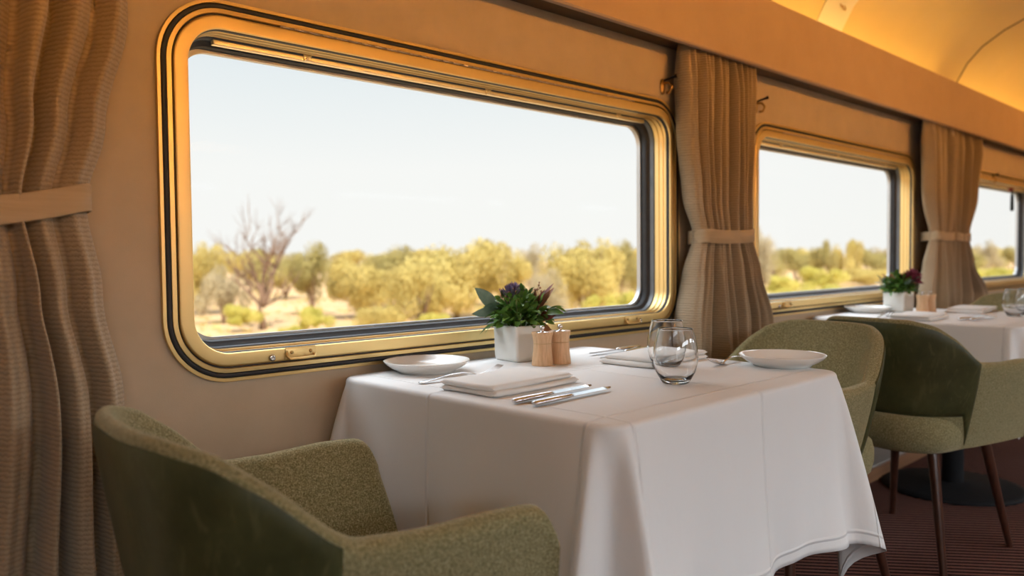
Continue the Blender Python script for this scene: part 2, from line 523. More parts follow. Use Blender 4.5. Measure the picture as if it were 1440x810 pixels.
# pelmet bulkheads
def bulkhead(name, s):
    bm = bmesh.new()
    f = (lambda y: y) if s > 0 else (lambda y: -2.95 - y)
    pts = [(.0, 1.723), (-.118, 1.723), (-.118, 1.690), (-.135, 1.690), (-.140, 1.695), (-.140, 1.936), (-.136, 1.941), (-.12, 1.941), (-.12, 1.88), (.0, 1.88)]
    a = [bm.verts.new((X0, f(y), z)) for y, z in pts]; b = [bm.verts.new((X1, f(y), z)) for y, z in pts]
    n = len(pts)
    for i in range(n): bm.faces.new((a[i], a[(i+1) % n], b[(i+1) % n], b[i]))
    bm.faces.new(a); bm.faces.new(b[::-1])
    o = bm_obj(name, bm, M['bulkhead'], smooth=False); tag(o, kind='structure')
bulkhead('trim_5', 1); bulkhead('trim_6', -1)

bm = bmesh.new(); box(bm, X0, X1, -.117, -.001, 1.7155, 1.7225, .001); tag(bm_obj('trim_7', bm, M['pelmet_shade'], smooth=False), kind='structure')  # dark strip added to paint the shade on the pelmet underside
# floor plinth along the wall
t = empty('baseboard_left', (0, 0, 0)); tag(t, kind='structure')
bm = bmesh.new(); box(bm, X0, X1, -.2, 0, 0, .058, .004); bm_obj('plinth_face', bm, M['plinthwood'], t, False)
bm = bmesh.new(); box(bm, X0, X1, -.19, 0, .058, .066, .002); bm_obj('plinth_top', bm, M['plinthtop'], t, False)

# windows
def window(i, k):
    cx = WX[k]
    w = empty('window_%d' % i, (0, 0, 0)); tag(w, kind='structure')
    ring('outer_trim', [(0, .002), (0, -.010), (.0008, -.0095), (.0070, -.0100), (.0076, -.008), (.0082, -.004)], M['gold'], w, cx)
    ring('gasket', [(.0075, -.004), (.0080, -.0095), (.0098, -.0118), (.0128, -.0126), (.0160, -.0118), (.0176, -.0095), (.018, -.004)], M['rubber'], w, cx)
    ring('frame_ring', [(.0172, -.004), (.0179, -.0105), (.0186, -.0118), (.0270, -.0128), (.0280, -.011), (.0282, -.003)], M['gold'], w, cx)
    ring('gap_seal', [(.0275, -.006), (.0318, -.006)], M['rubber'], w, cx)
    ring('sash_frame', [(.0312, .0), (.0313, -.010), (.0325, -.0130), (.035, -.0142), (.055, -.0160), (.0585, -.0155), (.0598, -.0135), (.060, -.008)], M['gold'], w, cx)
    ring('lip_seal', [(.0596, -.010), (.0612, -.008), (.0618, .002)], M['rubber'], w, cx)
    ring('ridged_reveal', [(.0612, .002), (.0612, .012), (.0645, .014), (.0645, .018), (.0612, .020), (.0612, .030), (.0645, .032), (.0645, .036), (.0615, .038), (.0615, .050)], M['gold'], w, cx)
    ring('reveal_seal', [(.0615, .050), (.066, .052), (.067, .066), (.070, .070)], M['greyseal'], w, cx)
    ring('glass_gasket', [(.068, .066), (.073, .071), (.0775, .074), (.0795, .080), (.0795, .1), (.05, .1)], M['rubber'], w, cx)
    # bright rail across the top of the opening
    bm = bmesh.new(); box(bm, cx-.74, cx+.76, .050, .064, WCZ+WHH-.0765, WCZ+WHH-.0655, .0015)
    bm_obj('blind_rail', bm, M['goldlight'], w)
    for dx in (-.52, .04, .62):
        bm = bmesh.new(); box(bm, cx+dx-.010, cx+dx+.010, .048, .0515, WCZ+WHH-.076, WCZ+WHH-.060, .001)
        tube(bm, [(cx+dx-.012, .046, WCZ+WHH-.078), (cx+dx+.014, .046, WCZ+WHH-.058)], .0022, 6)
        bm_obj('rail_clip', bm, M['goldlight'], w)
    # pane
    pts = rrect(cx, WCZ, WHW-.078, WHH-.078, WR-.06)
    bm = bmesh.new(); f = bm.faces.new([bm.verts.new((x, .083, z)) for x, z in pts])
    r = bmesh.ops.extrude_face_region(bm, geom=[f]); bmesh.ops.translate(bm, vec=(0, .005, 0), verts=[v for v in r['geom'] if isinstance(v, bmesh.types.BMVert)])
    bm_obj('window_pane', bm, M['pane'], w, False)
    # piano hinge
    bm = bmesh.new(); zt = WCZ+WHH-.0295
    x = cx-.62
    while x < cx+.60:
        tube(bm, [(x, -.0135, zt), (x+.033, -.0135, zt)], .0024, 8); x += .0345
    bm_obj('piano_hinge', bm, M['hinge'], w)
    # catches and screws on the sash
    for dx in (-.589, .60):
        zc = WCZ-WHH+.0465
        bm = bmesh.new()
        box(bm, cx+dx-.037, cx+dx+.037, -.0185, -.0150, zc-.013, zc+.014, .002)
        pl = bm_obj('catch_plate', bm, M['gold'], w)
        bm = bmesh.new()
        tube(bm, [(cx+dx-.033, -.017, zc+.008), (cx+dx-.034, -.020, zc-.004), (cx+dx-.030, -.027, zc-.010), (cx+dx, -.029, zc-.0105), (cx+dx+.030, -.027, zc-.010), (cx+dx+.034, -.020, zc-.004)], .0032, 8)
        bm_obj('pull', bm, M['gold'], pl)
        for sx in (-.022, .024):
            bm = bmesh.new(); rings = lathe(bm, [(0, 0), (.0038, 0), (.0038, .0015), (.002, .0022), (0, .0022)], 12)
            bmesh.ops.rotate(bm, cent=(0, 0, 0), matrix=Matrix.Rotation(PI/2, 3, 'X'), verts=bm.verts)
            bmesh.ops.translate(bm, vec=(cx+dx+sx, -.0185, zc+.003), verts=bm.verts)
            bm_obj('screw', bm, M['brass'], pl)
    for dx in (-.656, .645):
        zc = WCZ-WHH+.0415
        bm = bmesh.new()
        lathe(bm, [(0, 0), (.0075, 0), (.0075, .003), (.005, .0045), (.0022, .0045), (.0022, .003), (0, .003)], 18)
        bmesh.ops.rotate(bm, cent=(0, 0, 0), matrix=Matrix.Rotation(PI/2, 3, 'X'), verts=bm.verts)
        bmesh.ops.translate(bm, vec=(cx+dx, -.0155, zc), verts=bm.verts)
        bm_obj('lock_screw', bm, M['steel'], w)
    return w
for i, k in enumerate(NW): window(i+1, k)

# ------------------------------------------------------------------ curtains
def curtain(name, label, zt, zb, L, Rr, ztie, slope, amp, nf, seed, y0=-.075, tie=True, x_off=0.0):
    rr = random.Random(seed)
    root = empty(name, (x_off, 0, 0)); tag(root, label, 'curtain', None)
    nu, nz = 260, 90
    ph = [rr.uniform(0, 6.28) for _ in range(6)]
    verts = []; faces = []; uvs = []
    nl = int(round(nf))
    ws = [rr.uniform(.7, 1.3) for _ in range(nl)]
    bs = [0]
    for q in ws: bs.append(bs[-1]+q)
    bs = [q/bs[-1] for q in bs]
    hs = [rr.uniform(.45, 1.15) for _ in range(nl)]
    pb = [rr.uniform(0, 6.28) for _ in range(nl+1)]
    vd = [rr.uniform(.5, 1.1) for _ in range(nl+1)]
    def foldf(u, zz=0):
        B = [bs[k] + (0 if k in (0, nl) else .022*math.sin(3.1*zz+pb[k])) for k in range(nl+1)]
        k = 0
        while k < nl-1 and u > B[k+1]: k += 1
        t_ = max(0., min(1., (u-B[k])/(B[k+1]-B[k])))
        lobe = math.sqrt(max(0, 1-(2*t_-1)**2))
        hh = hs[k]*(1+.25*math.sin(2.3*zz+pb[k]*2))
        vv = vd[k]*(1-t_)+vd[k+1]*t_
        return (-.9*vv) + lobe*(hh+.9*vv*.8), math.cos(PI*t_)*.6
    for j in range(nz+1):
        z = zt + (zb-zt)*j/nz
        xl, xr = interp(L, -z), interp(Rr, -z)
        dt = abs(z-ztie)
        pinch = math.exp(-(dt/.10)**2)
        top = max(0, 1-(zt-z)/.12)
        am = amp*(1-.35*pinch)*(1-.5*top)
        if z < ztie: am *= 1+.35*min(1, (ztie-z)/.4)
        for i in range(nu+1):
            u = i/nu
            f, c = foldf(u, z)
            # folds converge & split with height
            f2 = math.sin(2*PI*(nf*1.9)*u + ph[3] + 1.5*(zt-z))*.22
            x = xl + (xr-xl)*u + .010*c*min(1, i/12, (nu-i)/12)*(1-.3*pinch) + .004*math.sin(5*z+ph[4]+9*u)
            y = y0 - am*(f + f2*(.3+.9*top)) - .01*pinch
            y = min(y, -.018)
            if z > 1.66: y = max(y, -.112)
            verts.append((x, y, z)); uvs.append((u*1.1, z*1.0))
    W = nu+1
    for j in range(nz):
        for i in range(nu):
            faces.append((j*W+i, j*W+i+1, (j+1)*W+i+1, (j+1)*W+i))
    o = mesh_from('curtain_panel', verts, faces, M['curtain'], root)
    uvl = o.data.uv_layers.new(name='UVMap')
    for lp in o.data.loops: uvl.data[lp.index].uv = uvs[lp.vertex_index]
    md = o.modifiers.new('thick', 'SOLIDIFY'); md.thickness = .003; md.offset = 0
    if tie:
        # band wraps front and back of the gathered cloth
        xl, xr = interp(L, -ztie)+.004, interp(Rr, -ztie)+.002
        bm = bmesh.new(); n = 60; h = .024
        yf, yb = y0-amp*.78-.008, -.014
        loop = []
        for k in range(n):
            a = 2*PI*k/n
            ca, sa = math.cos(a), math.sin(a)
            x = (xl+xr)/2 + (xr-xl)/2*math.copysign(abs(ca)**.45, ca)
            y = (yf+yb)/2 + (yf-yb)/2*math.copysign(abs(sa)**.55, sa)
            z = ztie + slope*(x-(xl+xr)/2) + .003*math.sin(3*a)
            loop.append((x, y, z))
        sec = [(0, -h), (.0025, -h+.002), (.0025, h-.002), (0, h), (-.0015, h), (-.0015, -h)]
        cx, cy = (xl+xr)/2, (yf+yb)/2
        rings_ = []
        for x, y, z in loop:
            d = Vector((x-cx, (y-cy)*3, 0)).normalized()
            rings_.append([bm.verts.new((x+d.x*a, y+d.y*a, z+b)) for a, b in sec])
        m_ = len(sec)
        for k in range(n):
            a, b = rings_[k], rings_[(k+1) % n]
            for q in range(m_): bm.faces.new((a[q], a[(q+1) % m_], b[(q+1) % m_], b[q]))
        tb = bm_obj('tieback', bm, M['tie'], root); auto_smooth(tb, 50)
        # small hook on the wall side
        bm = bmesh.new(); zz = ztie+slope*(xr-cx)
        tube(bm, [(xr+.004, -.001, zz), (xr+.004, -.03, zz), (xr+.004, -.045, zz+.012), (xr+.004, -.04, zz+.03)], .003, 8)
        bm_obj('tieback_hook', bm, M['black'], root)
    return root
M['tie'] = noise_mat('tieback_cloth', (.44, .33, .20), (.52, .39, .25), 14, .8, bump=.5, bscale=60, stretch=(.3, .3, 6), bdist=.002)

# tables are (-z, x)
curtain('curtain', 'tan ribbed curtain at the far left, tied back beside the green chair', 1.72, .22,
        [(-1.72, .0), (-1.45, .0), (-1.085, .055), (-.9, .03), (-.75, .0), (-.3, -.03)],
        [(-1.72, .525), (-1.45, .518), (-1.25, .475), (-1.105, .437), (-.95, .468), (-.76, .503), (-.5, .492), (-.22, .487)],
        1.085, .16, .048, 8, 5, y0=-.080)
curtain('curtain', 'tan curtain tied back between the large window and the middle window', 1.72, .22,
        [(-1.72, 2.285), (-1.45, 2.295), (-1.2, 2.325), (-1.075, 2.355), (-.95, 2.33), (-.76, 2.295), (-.3, 2.27)],
        [(-1.72, 2.730), (-1.45, 2.715), (-1.2, 2.69), (-1.07, 2.69), (-.95, 2.735), (-.76, 2.81), (-.5, 2.83), (-.22, 2.84)],
        1.075, .02, .054, 9, 14)
curtain('curtain', 'left tan curtain of the tied pair beyond the second table', 1.72, .40,
        [(-1.72, 4.49), (-1.35, 4.52), (-1.1, 4.59), (-.95, 4.56), (-.75, 4.51), (-.4, 4.47)],
        [(-1.72, 4.96), (-1.35, 4.94), (-1.1, 4.85), (-.95, 4.88), (-.75, 4.93), (-.4, 4.95)],
        1.10, .0, .054, 5, 21, y0=-.085)
curtain('curtain', 'right tan curtain of the tied pair, edging the farthest window', 1.72, .62,
        [(-1.72, 4.98), (-1.35, 4.98), (-1.1, 4.985), (-.95, 4.985), (-.75, 4.97), (-.62, 4.96)],
        [(-1.72, 5.52), (-1.35, 5.42), (-1.1, 5.235), (-.95, 5.33), (-.75, 5.60), (-.62, 5.66)],
        1.10, .0, .044, 7, 31, y0=-.062)

# ------------------------------------------------------------------ chairs
def chair_master():
    root = empty('tub_chair', (0, 0, 0))
    rimh = [(-.272, 0), (-.268, .08), (-.245, .15), (-.195, .208), (-.13, .245), (-.06, .268), (.05, .285), (.15, .293), (.262, .295)]
    both = [(x, -y) for x, y in rimh[::-1]] + [(x, y) for x, y in rimh[1:]]
    n = 221
    P = catmull([(x, y, 0) for x, y in both], n)
    # rim height by path position (distance from the back centre along the half)
    hz_ = [(-.30, .0)]
    def rim_z(p):
        # by local x and |y|
        x, y = p.x, abs(p.y)
        tb = [(-.275, .800), (-.250, .797), (-.20, .778), (-.14, .736), (-.075, .678), (-.045, .660), (.05, .656), (.15, .660), (.28, .654)]
        z = tb[-1][1]
        for (a, va), (b, vb) in zip(tb, tb[1:]):
            if x <= b:
                t_ = max(0, (x-a)/(b-a)); z = va+(vb-va)*t_; break
        e = .262 - x
        R_ = .045
        if e < R_: z = z - R_ + math.sqrt(max(0, R_*R_-(R_-e)**2))
        return z
    zb = .375
    def body(p, z, zr):
        """outer surface point at height z below rim point p"""
        t_ = (zr-z)/(zr-zb) if zr > zb else 0
        t_ = max(0, min(1, t_))
        sy = 1 - .24*t_**1.25
        back = max(0, -p.x)/.272
        x = p.x + back*.075*t_**1.1 + max(0, p.x)*.12*t_
        return Vector((x, p.y*sy, z))
    # thickness
    def normal(i):
        a, b = P[max(0, i-1)], P[min(n-1, i+1)]
        d = (b-a).normalized()
        return Vector((-d.y, d.x, 0))      # inward? fixed below
    sec_pts = []
    NZ = 14
    verts = []; rows = []
    zr_s = [rim_z(p) for p in P]
    for _ in range(4):
        zr_s = [zr_s[0]] + [(zr_s[i-1]+2*zr_s[i]+zr_s[i+1])/4 for i in range(1, n-1)] + [zr_s[-1]]
    for i, p in enumerate(P):
        nn = normal(i)
        if nn.dot(Vector((.0, 0, 0)) - p) < 0: nn = -nn
        zr = zr_s[i]
        T = .025 + .018*min(1, max(0, (p.x+.24)/.2))
        row = []
        r = T/2
        for k in range(NZ):                    # outer, going up
            z = zb + (zr-r-zb)*k/(NZ-1)
            q = body(p, z, zr)
            row.append(q)
        top = body(p, zr-r, zr)
        for k in range(1, 6):                  # over the rim
            a = PI*k/6
            row.append(top + nn*(r-r*math.cos(a)) + Vector((0, 0, r*math.sin(a))))
        for k in range(NZ):                    # inner, going down
            z = (zr-r) + (zb+.03-(zr-r))*k/(NZ-1)
            q = body(p, z, zr)
            row.append(q + nn*(T + .014*math.sin(PI*min(1, k/(NZ-1)))))
        rows.append(row)
    bm = bmesh.new()
    vr = [[bm.verts.new(q) for q in row] for row in rows]
    m_ = len(rows[0])
    for a, b in zip(vr, vr[1:]):
        for k in range(m_):
            bm.faces.new((a[k], b[k], b[(k+1) % m_], a[(k+1) % m_]))
    for row, flip in ((vr[0], False), (vr[-1], True)):
        # rounded front cap: bulge strip
        c = [r_ for r_ in row]
        bm.faces.new(c if flip else c[::-1])
    o = bm_obj('shell', bm, M['fabric'], root); auto_smooth(o, 60)
    # leather outer back: patch outside the shell between the seams
    idx = [i for i, p in enumerate(P) if p.x < -.058]
    bm = bmesh.new(); g_o = []; g_i = []
    NZ2 = 16
    for c, i in enumerate(idx):
        p = P[i]; nn = normal(i)
        if nn.dot(-p) < 0: nn = -nn
        zr = zr_s[i]
        ztop = zr-.013
        f = abs(2*c/(len(idx)-1)-1)
        zlow = .487 if f < .9 else .487-.10*(f-.9)/.1
        co, ci = [], []
        for k in range(NZ2+1):
            z = zlow + (ztop-zlow)*k/NZ2
            q = body(p, z, zr)
            e = min(1, min(k, NZ2-k)/1.2)*min(1, min(c, len(idx)-1-c)/1.5)
            co.append(bm.verts.new(q - nn*(.0015+.0045*e))); ci.append(bm.verts.new(q + nn*.004))
        g_o.append(co); g_i.append(ci)
    for (a, b), (c_, d) in zip(zip(g_o, g_o[1:]), zip(g_i, g_i[1:])):
        for k in range(NZ2):
            bm.faces.new((a[k], a[k+1], b[k+1], b[k])); bm.faces.new((c_[k], d[k], d[k+1], c_[k+1]))
        bm.faces.new((a[0], b[0], d[0], c_[0])); bm.faces.new((a[-1], c_[-1], d[-1], b[-1]))
    for a, c_ in ((g_o[0], g_i[0]), (g_o[-1], g_i[-1])):
        for k in range(NZ2): bm.faces.new((a[k], c_[k], c_[k+1], a[k+1]))
    ob = bm_obj('outer_back', bm, M['leather'], root); auto_smooth(ob, 70)
    ob['label'] = 'dark green leather outer back'
    # seat pan (bulges out below the leather)
    bm = bmesh.new()
    def outline(s, z):
        pts = []
        for k in range(72):
            a = 2*PI*k/72
            ca, sa = math.cos(a), math.sin(a)
            x = -.01 + (.225+s)*math.copysign(abs(ca)**.55, ca)
            hw = (.205+s)*(1 + .0*x)
            y = hw*math.copysign(abs(sa)**.5, sa)
            if x > 0: y *= 1.05
            if x < -.12: y *= 1 - .25*((-x-.12)/.13)**2
            pts.append((x-.012 if x < 0 else x, y, z))
        return pts
    lay = [(-.05, .368), (-.012, .370), (-.002, .380), (.006, .410), (.006, .445), (.0, .468), (-.015, .482), (-.04, .490), (-.10, .496)]
    rs = [[bm.verts.new(q) for q in outline(s, z)] for s, z in lay]
    for a, b in zip(rs, rs[1:]):
        for k in range(72): bm.faces.new((a[k], a[(k+1) % 72], b[(k+1) % 72], b[k]))
    bm.faces.new(rs[0][::-1]); bm.faces.new(rs[-1])
    bm_obj('seat', bm, M['fabric'], root)
    for sx, sy, tx, ty in ((-.205, .235, -.15, .165), (-.205, -.235, -.15, -.165), (.235, .215, .165, .16), (.235, -.215, .165, -.16)):
        bm = bmesh.new()
        tube(bm, [(tx, ty, .372), (tx*.8+sx*.2, ty*.8+sy*.2, .30), (sx, sy, 0)], [.0175, .0165, .0105], 16)
        auto_smooth(bm_obj('leg', bm, M['legwood'], root), 40)
    return root

ch = chair_master()
chairs = [ch, dup(ch), dup(ch), dup(ch), dup(ch)]
cinfo = [((.60, -.515, 0), -6, 'olive fabric tub chair with green leather back in the left foreground'),
         ((2.19, -.465, 0), 170, 'olive fabric tub chair facing left behind the near white table, inner back showing'),
         ((2.905, -.584, 0), -12, 'tub chair with dark green leather back drawn up to the second table'),
         ((4.52, -.46, 0), 172, 'olive tub chair on the far side of the second table'),
         ((5.16, -.5, 0), -6, 'far olive tub chair facing the end of the carriage')]
for o, (loc, rz, lb) in zip(chairs[:4], cinfo):
    o.location = loc; o.rotation_euler = (0, 0, math.radians(rz)); tag(o, lb, 'chair', 'dining tub chairs')
for c in list(chairs[4].children): bpy.data.objects.remove(c)
bpy.data.objects.remove(chairs[4])

# ------------------------------------------------------------------ tables and cloths
def pedestal(x, y, label):
    t = empty('pedestal_table', (x, y, 0)); tag(t, label, 'table', 'pedestal dining tables')
    bm = bmesh.new(); lathe(bm, [(0, 0), (.275, 0), (.28, .004), (.278, .010), (.25, .016), (.08, .022), (.05, .03), (0, .03)], 56); bm_obj('base', bm, M['black'], t)
    bm = bmesh.new(); lathe(bm, [(0, .028), (.042, .028), (.042, .69), (.09, .70), (0, .70)], 28); auto_smooth(bm_obj('column', bm, M['black'], t))
    bm = bmesh.new(); box(bm, -.385, .385, -.36, .36, .70, .731, .008); bm_obj('tabletop', bm, M['legwood'], t)
    return t

def tablecloth(x0, x1, y0, y1, label, seed, o_=.385):
    rr = random.Random(seed)
    root = None
    z0 = .740; rc = .055
    ph = [rr.uniform(0, 6.28) for _ in range(8)]
    per = []                                     # (px,py,nx,ny,kind theta)
    def side(ax, ay, bx, by, nx, ny, n):
        for k in range(n):
            t_ = k/n
            per.append((ax+(bx-ax)*t_, ay+(by-ay)*t_, nx, ny, None, t_))
    def corner(cx, cy, a0, n=26):
        for k in range(n):
            th = 90*k/n
            a = math.radians(a0+th)
            per.append((cx+rc*math.cos(a), cy+rc*math.sin(a), math.cos(a), math.sin(a), th, 0))
    xa, xb, ya, yb = x0, x1, y0, y1
    side(xa+rc, ya, xb-rc, ya, 0, -1, 46); corner(xb-rc, ya+rc, -90)
    side(xb, ya+rc, xb, yb-rc, 1, 0, 46); corner(xb-rc, yb-rc, 0)
    side(xb-rc, yb, xa+rc, yb, 0, 1, 46); corner(xa+rc, yb-rc, 90)
    side(xa, yb-rc, xa, ya+rc, -1, 0, 46); corner(xa+rc, ya+rc, 180)
    n = len(per)
    cx, cy = (xa+xb)/2, (ya+yb)/2
    verts = []; faces = []; uvs = []
    rows = []
    # top: concentric rings inward
    tops = [0.0, .25, .5, .75, .9, .97]
    verts.append((cx, cy, z0)); uvs.append((cx, cy))
    re = .011
    def put(v, uv): verts.append(v); uvs.append(uv); return len(verts)-1
    for s in tops[1:]:
        rows.append([put((cx+(p[0]-p[2]*re-cx)*s, cy+(p[1]-p[3]*re-cy)*s, z0), (cx+(p[0]-cx)*s, cy+(p[1]-cy)*s)) for p in per])
    for k in range(0, 6):                        # rolled edge
        a = PI/2*k/5
        rows.append([put((p[0]-p[2]*re*(1-math.sin(a)), p[1]-p[3]*re*(1-math.sin(a)), z0-re*(1-math.cos(a))), (p[0]+p[2]*a*re, p[1]+p[3]*a*re)) for p in per])
    NS = 34
    wall_side = yb > -.06
    for j in range(1, NS+1):
        t_ = j/NS
        row = []
        for i, p in enumerate(per):
            px, py, nx, ny, th, tt = p
            if th is None:
                drop = o_
                off = .012 + .010*math.sin(PI*tt)*0
                e = min(tt, 1-tt)
                off += .030*math.exp(-(e/.10)**2)
                off += .010*math.sin(2*PI*(2.3*tt)+ph[0]+nx*2+ny)*t_ + .006*math.sin(2*PI*(5.1*tt)+ph[1]+nx)*t_
                sl = 0
                # diagonal swag fold near the corners
                off += .013*math.sin(9*(e*1.7+.35*t_)+ph[2])*t_*math.exp(-(e/.28)**2)
            else:
                ca = max(math.cos(math.radians(th)), math.sin(math.radians(th)))
                drop = min(o_/ca, o_*1.36)
                g = math.exp(-((th-16)/12)**2) + math.exp(-((th-74)/12)**2)
                v_ = math.exp(-((th-45)/17)**2)
                off = .012 + .030 + .066*g - .030*v_
            if ny > .3 and wall_side: off = min(off, .004); 
            o = off*(t_**.85)
            z = z0 - re - (drop-re)*t_*(1-.03*t_)
            x_, y_ = px+nx*o, py+ny*o
            if wall_side: y_ = min(y_, -.012)
            row.append(put((x_, y_, z), (px+nx*drop*t_, py+ny*drop*t_)))
        rows.append(row)
    for k in range(n): faces.append((0, rows[0][k], rows[0][(k+1) % n]))
    for a, b in zip(rows, rows[1:]):
        for k in range(n): faces.append((a[k], b[k], b[(k+1) % n], a[(k+1) % n]))
    o = mesh_from('tablecloth', verts, faces, M['cloth'])
    uvl = o.data.uv_layers.new(name='UVMap')
    for lp in o.data.loops:
        u, v = uvs[lp.vertex_index]; uvl.data[lp.index].uv = (u - x0, v - y0)
    md = o.modifiers.new('thick', 'SOLIDIFY'); md.thickness = .0016; md.offset = -1
    tag(o, label, 'tablecloth', 'white tablecloths')
    return o

T2 = 2.33
pedestal(1.39, -.43, 'pedestal dining table hidden under the near white cloth')
pedestal(1.39+T2, -.47, 'pedestal table with black column and round base under the far cloth')
tablecloth(.965, 1.812, -.822, -.022, 'white tablecloth over the near table, creased and hanging to chair seat height', 3)
tablecloth(.965+T2, 1.812+T2, -.822, -.022, 'white tablecloth on the second table, behind the leather backed chair', 4, .31)

# ------------------------------------------------------------------ table ware
ZT = .7405
def plate():
    bm = bmesh.new()
    lathe(bm, [(0, .004), (.055, .004), (.060, .0035), (.064, .0), (.067, .0), (.069, .004), (.084, .011), (.095, .019), (.1005, .0245), (.1015, .0265), (.1005, .0275), (.098, .0262), (.088, .0180), (.074, .0095), (.062, .0075), (0, .0075)], 72)
    return bm_obj('side_plate', bm, M['ceramic'])
def shaker():
    r = empty('pepper_mill')
    bm = bmesh.new(); lathe(bm, [(0, 0), (.0265, 0), (.0272, .002), (.0258, .014), (.0232, .036), (.0224, .0535), (0, .0535)], 36); auto_smooth(bm_obj('mill_body', bm, M['oak'], r))
    bm = bmesh.new(); lathe(bm, [(0, .0545), (.0224, .0545), (.0228, .060), (.0246, .072), (.0268, .080), (.0262, .082), (.0245, .0815), (0, .0805)], 36); auto_smooth(bm_obj('mill_head', bm, M['oak'], r))
    bm = bmesh.new(); lathe(bm, [(0, .0805), (.020, .0805), (.012, .0825), (.0045, .084), (.0035, .087), (.006, .090), (.0065, .0935), (.005, .097), (0, .098)], 24); bm_obj('knob', bm, M['steel'], r)
    bm = bmesh.new(); lathe(bm, [(0, .0537), (.0230, .0537), (.0230, .0543), (0, .0543)], 36); bm_obj('seam_ring', bm, M['brass'], r)
    return r
def tumbler():
    bm = bmesh.new()
    out = [(0, 0), (.022, 0), (.0275, .002), (.031, .007), (.0405, .025), (.0455, .043), (.0468, .056), (.0452, .075), (.0408, .097), (.0364, .113), (.0356, .1155)]
    inn = [(.0346, .1155), (.0353, .113), (.0397, .097), (.0441, .075), (.0457, .056), (.0444, .043), (.0393, .025), (.030, .0125), (.022, .0085), (0, .0075)]
    lathe(bm, out+inn, 72)
    return bm_obj('stemless_glass', bm, M['glass'])
def fork():
    r = empty('dinner_fork')
    bm = bmesh.new()
    pts = [(-.110, 0, .0030), (-.104, 0, .0030), (-.07, 0, .0060), (-.03, 0, .0115), (.005, 0, .0125), (.028, 0, .0080), (.040, 0, .0050)]
    sweep_flat(bm, pts, [.010, .0160, .0130, .0080, .0058, .0062, .0085], .0035)
    bm_obj('handle', bm, M['steel'], r)
    bm = bmesh.new()
    sweep_flat(bm, [(.038, 0, .0052), (.047, 0, .0032), (.060, 0, .0030)], [.0085, .019, .0240], .0025)
    for k in range(4):
        y = (k-1.5)*.0066
        sweep_flat(bm, [(.057, y, .0030), (.070, y, .0052), (.090, y*.97, .0110), (.112, y*.93, .0205)], [.0042, .0038, .0034, .0018], .0022)
    bm_obj('tines', bm, M['steel'], r)
    return r
def knife():
    r = empty('table_knife')
    bm = bmesh.new()
    sweep_flat(bm, [(-.115, 0, .006), (-.112, 0, .006), (-.09, 0, .0065), (-.05, 0, .0065), (-.015, 0, .0068), (-.008, 0, .0068)], [.010, .0165, .0165, .014, .0115, .010], [.006, .009, .010, .0095, .008, .006])
    bm_obj('handle', bm, M['steel'], r)
    bm = bmesh.new()
    top = []; n = 14
    for k in range(n+1):
        x = -.010 + .122*k/n
        w = .0085*(1-.15*k/n) if k < n-2 else .0085*(.8-.33*(k-n+2))
        top.append((x, -w, .006*1, w*.85))
    a = [bm.verts.new((x, -w, .0052)) for x, w2, z, w in top]; b = [bm.verts.new((x, w, .0052)) for x, w2, z, w in top]
    a2 = [bm.verts.new((x, -w, .0064)) for x, w2, z, w in top]; b2 = [bm.verts.new((x, w, .0086)) for x, w2, z, w in top]
    for i in range(n):
        bm.faces.new((a[i], a[i+1], b[i+1], b[i])); bm.faces.new((a2[i], b2[i], b2[i+1], a2[i+1]))
        bm.faces.new((a[i], a2[i], a2[i+1], a[i+1])); bm.faces.new((b[i], b[i+1], b2[i+1], b2[i]))
    bm.faces.new((a[0], b[0], b2[0], a2[0])); bm.faces.new((a[-1], a2[-1], b2[-1], b[-1]))
    auto_smooth(bm_obj('blade', bm, M['steel'], r))
    return r
def napkin():
    r = empty('folded_napkin')
    # three stacked folds: each a rounded slab with soft fold on one long edge
    def slab(name, hw, hl, z0, z1, seed, dx=0, dy=0):
        bm = bmesh.new(); nx, ny = 26, 20
        top = {}; bot = {}
        rr = random.Random(seed); p1, p2 = rr.uniform(0, 6), rr.uniform(0, 6)
        for i in range(nx+1):
            for j in range(ny+1):
                x = math.sin(PI/2*(2*i/nx-1)); y = math.sin(PI/2*(2*j/ny-1))
                ex = max(0, 1-(1-abs(x))/.07) if abs(x) > .93 else 0
                ey = max(0, 1-(1-abs(y))/.09) if abs(y) > .91 else 0
                e = min(1, math.hypot(ex, ey))
                mid = (z0+z1)/2; h = (z1-z0)/2*math.sqrt(max(0, 1-e**3*.96))
                wob = .0012*math.sin(2.5*x+p1)*math.cos(2*y+p2)
                X_, Y_ = x*hw+dx+.002*math.sin(3*y+p1), y*hl+dy+.002*math.sin(3*x+p2)
                top[i, j] = bm.verts.new((X_, Y_, mid+h+wob)); bot[i, j] = bm.verts.new((X_, Y_, mid-h))
        for i in range(nx):
            for j in range(ny):
                bm.faces.new((top[i, j], top[i+1, j], top[i+1, j+1], top[i, j+1]))
                bm.faces.new((bot[i, j], bot[i, j+1], bot[i+1, j+1], bot[i+1, j]))
        for i in range(nx):
            for j in (0, ny):
                bm.faces.new((top[i, j], bot[i, j], bot[i+1, j], top[i+1, j]))
        for j in range(ny):
            for i in (0, nx):
                bm.faces.new((top[i, j], top[i, j+1], bot[i, j+1], bot[i, j]))
        bm_obj(name, bm, M['napkin'], r)
    slab('lower_fold', .128, .078, .0003, .0120, 1, .005, -.002)
    slab('upper_fold', .122, .074, .0113, .0225, 2, -.003, .001)
    return r

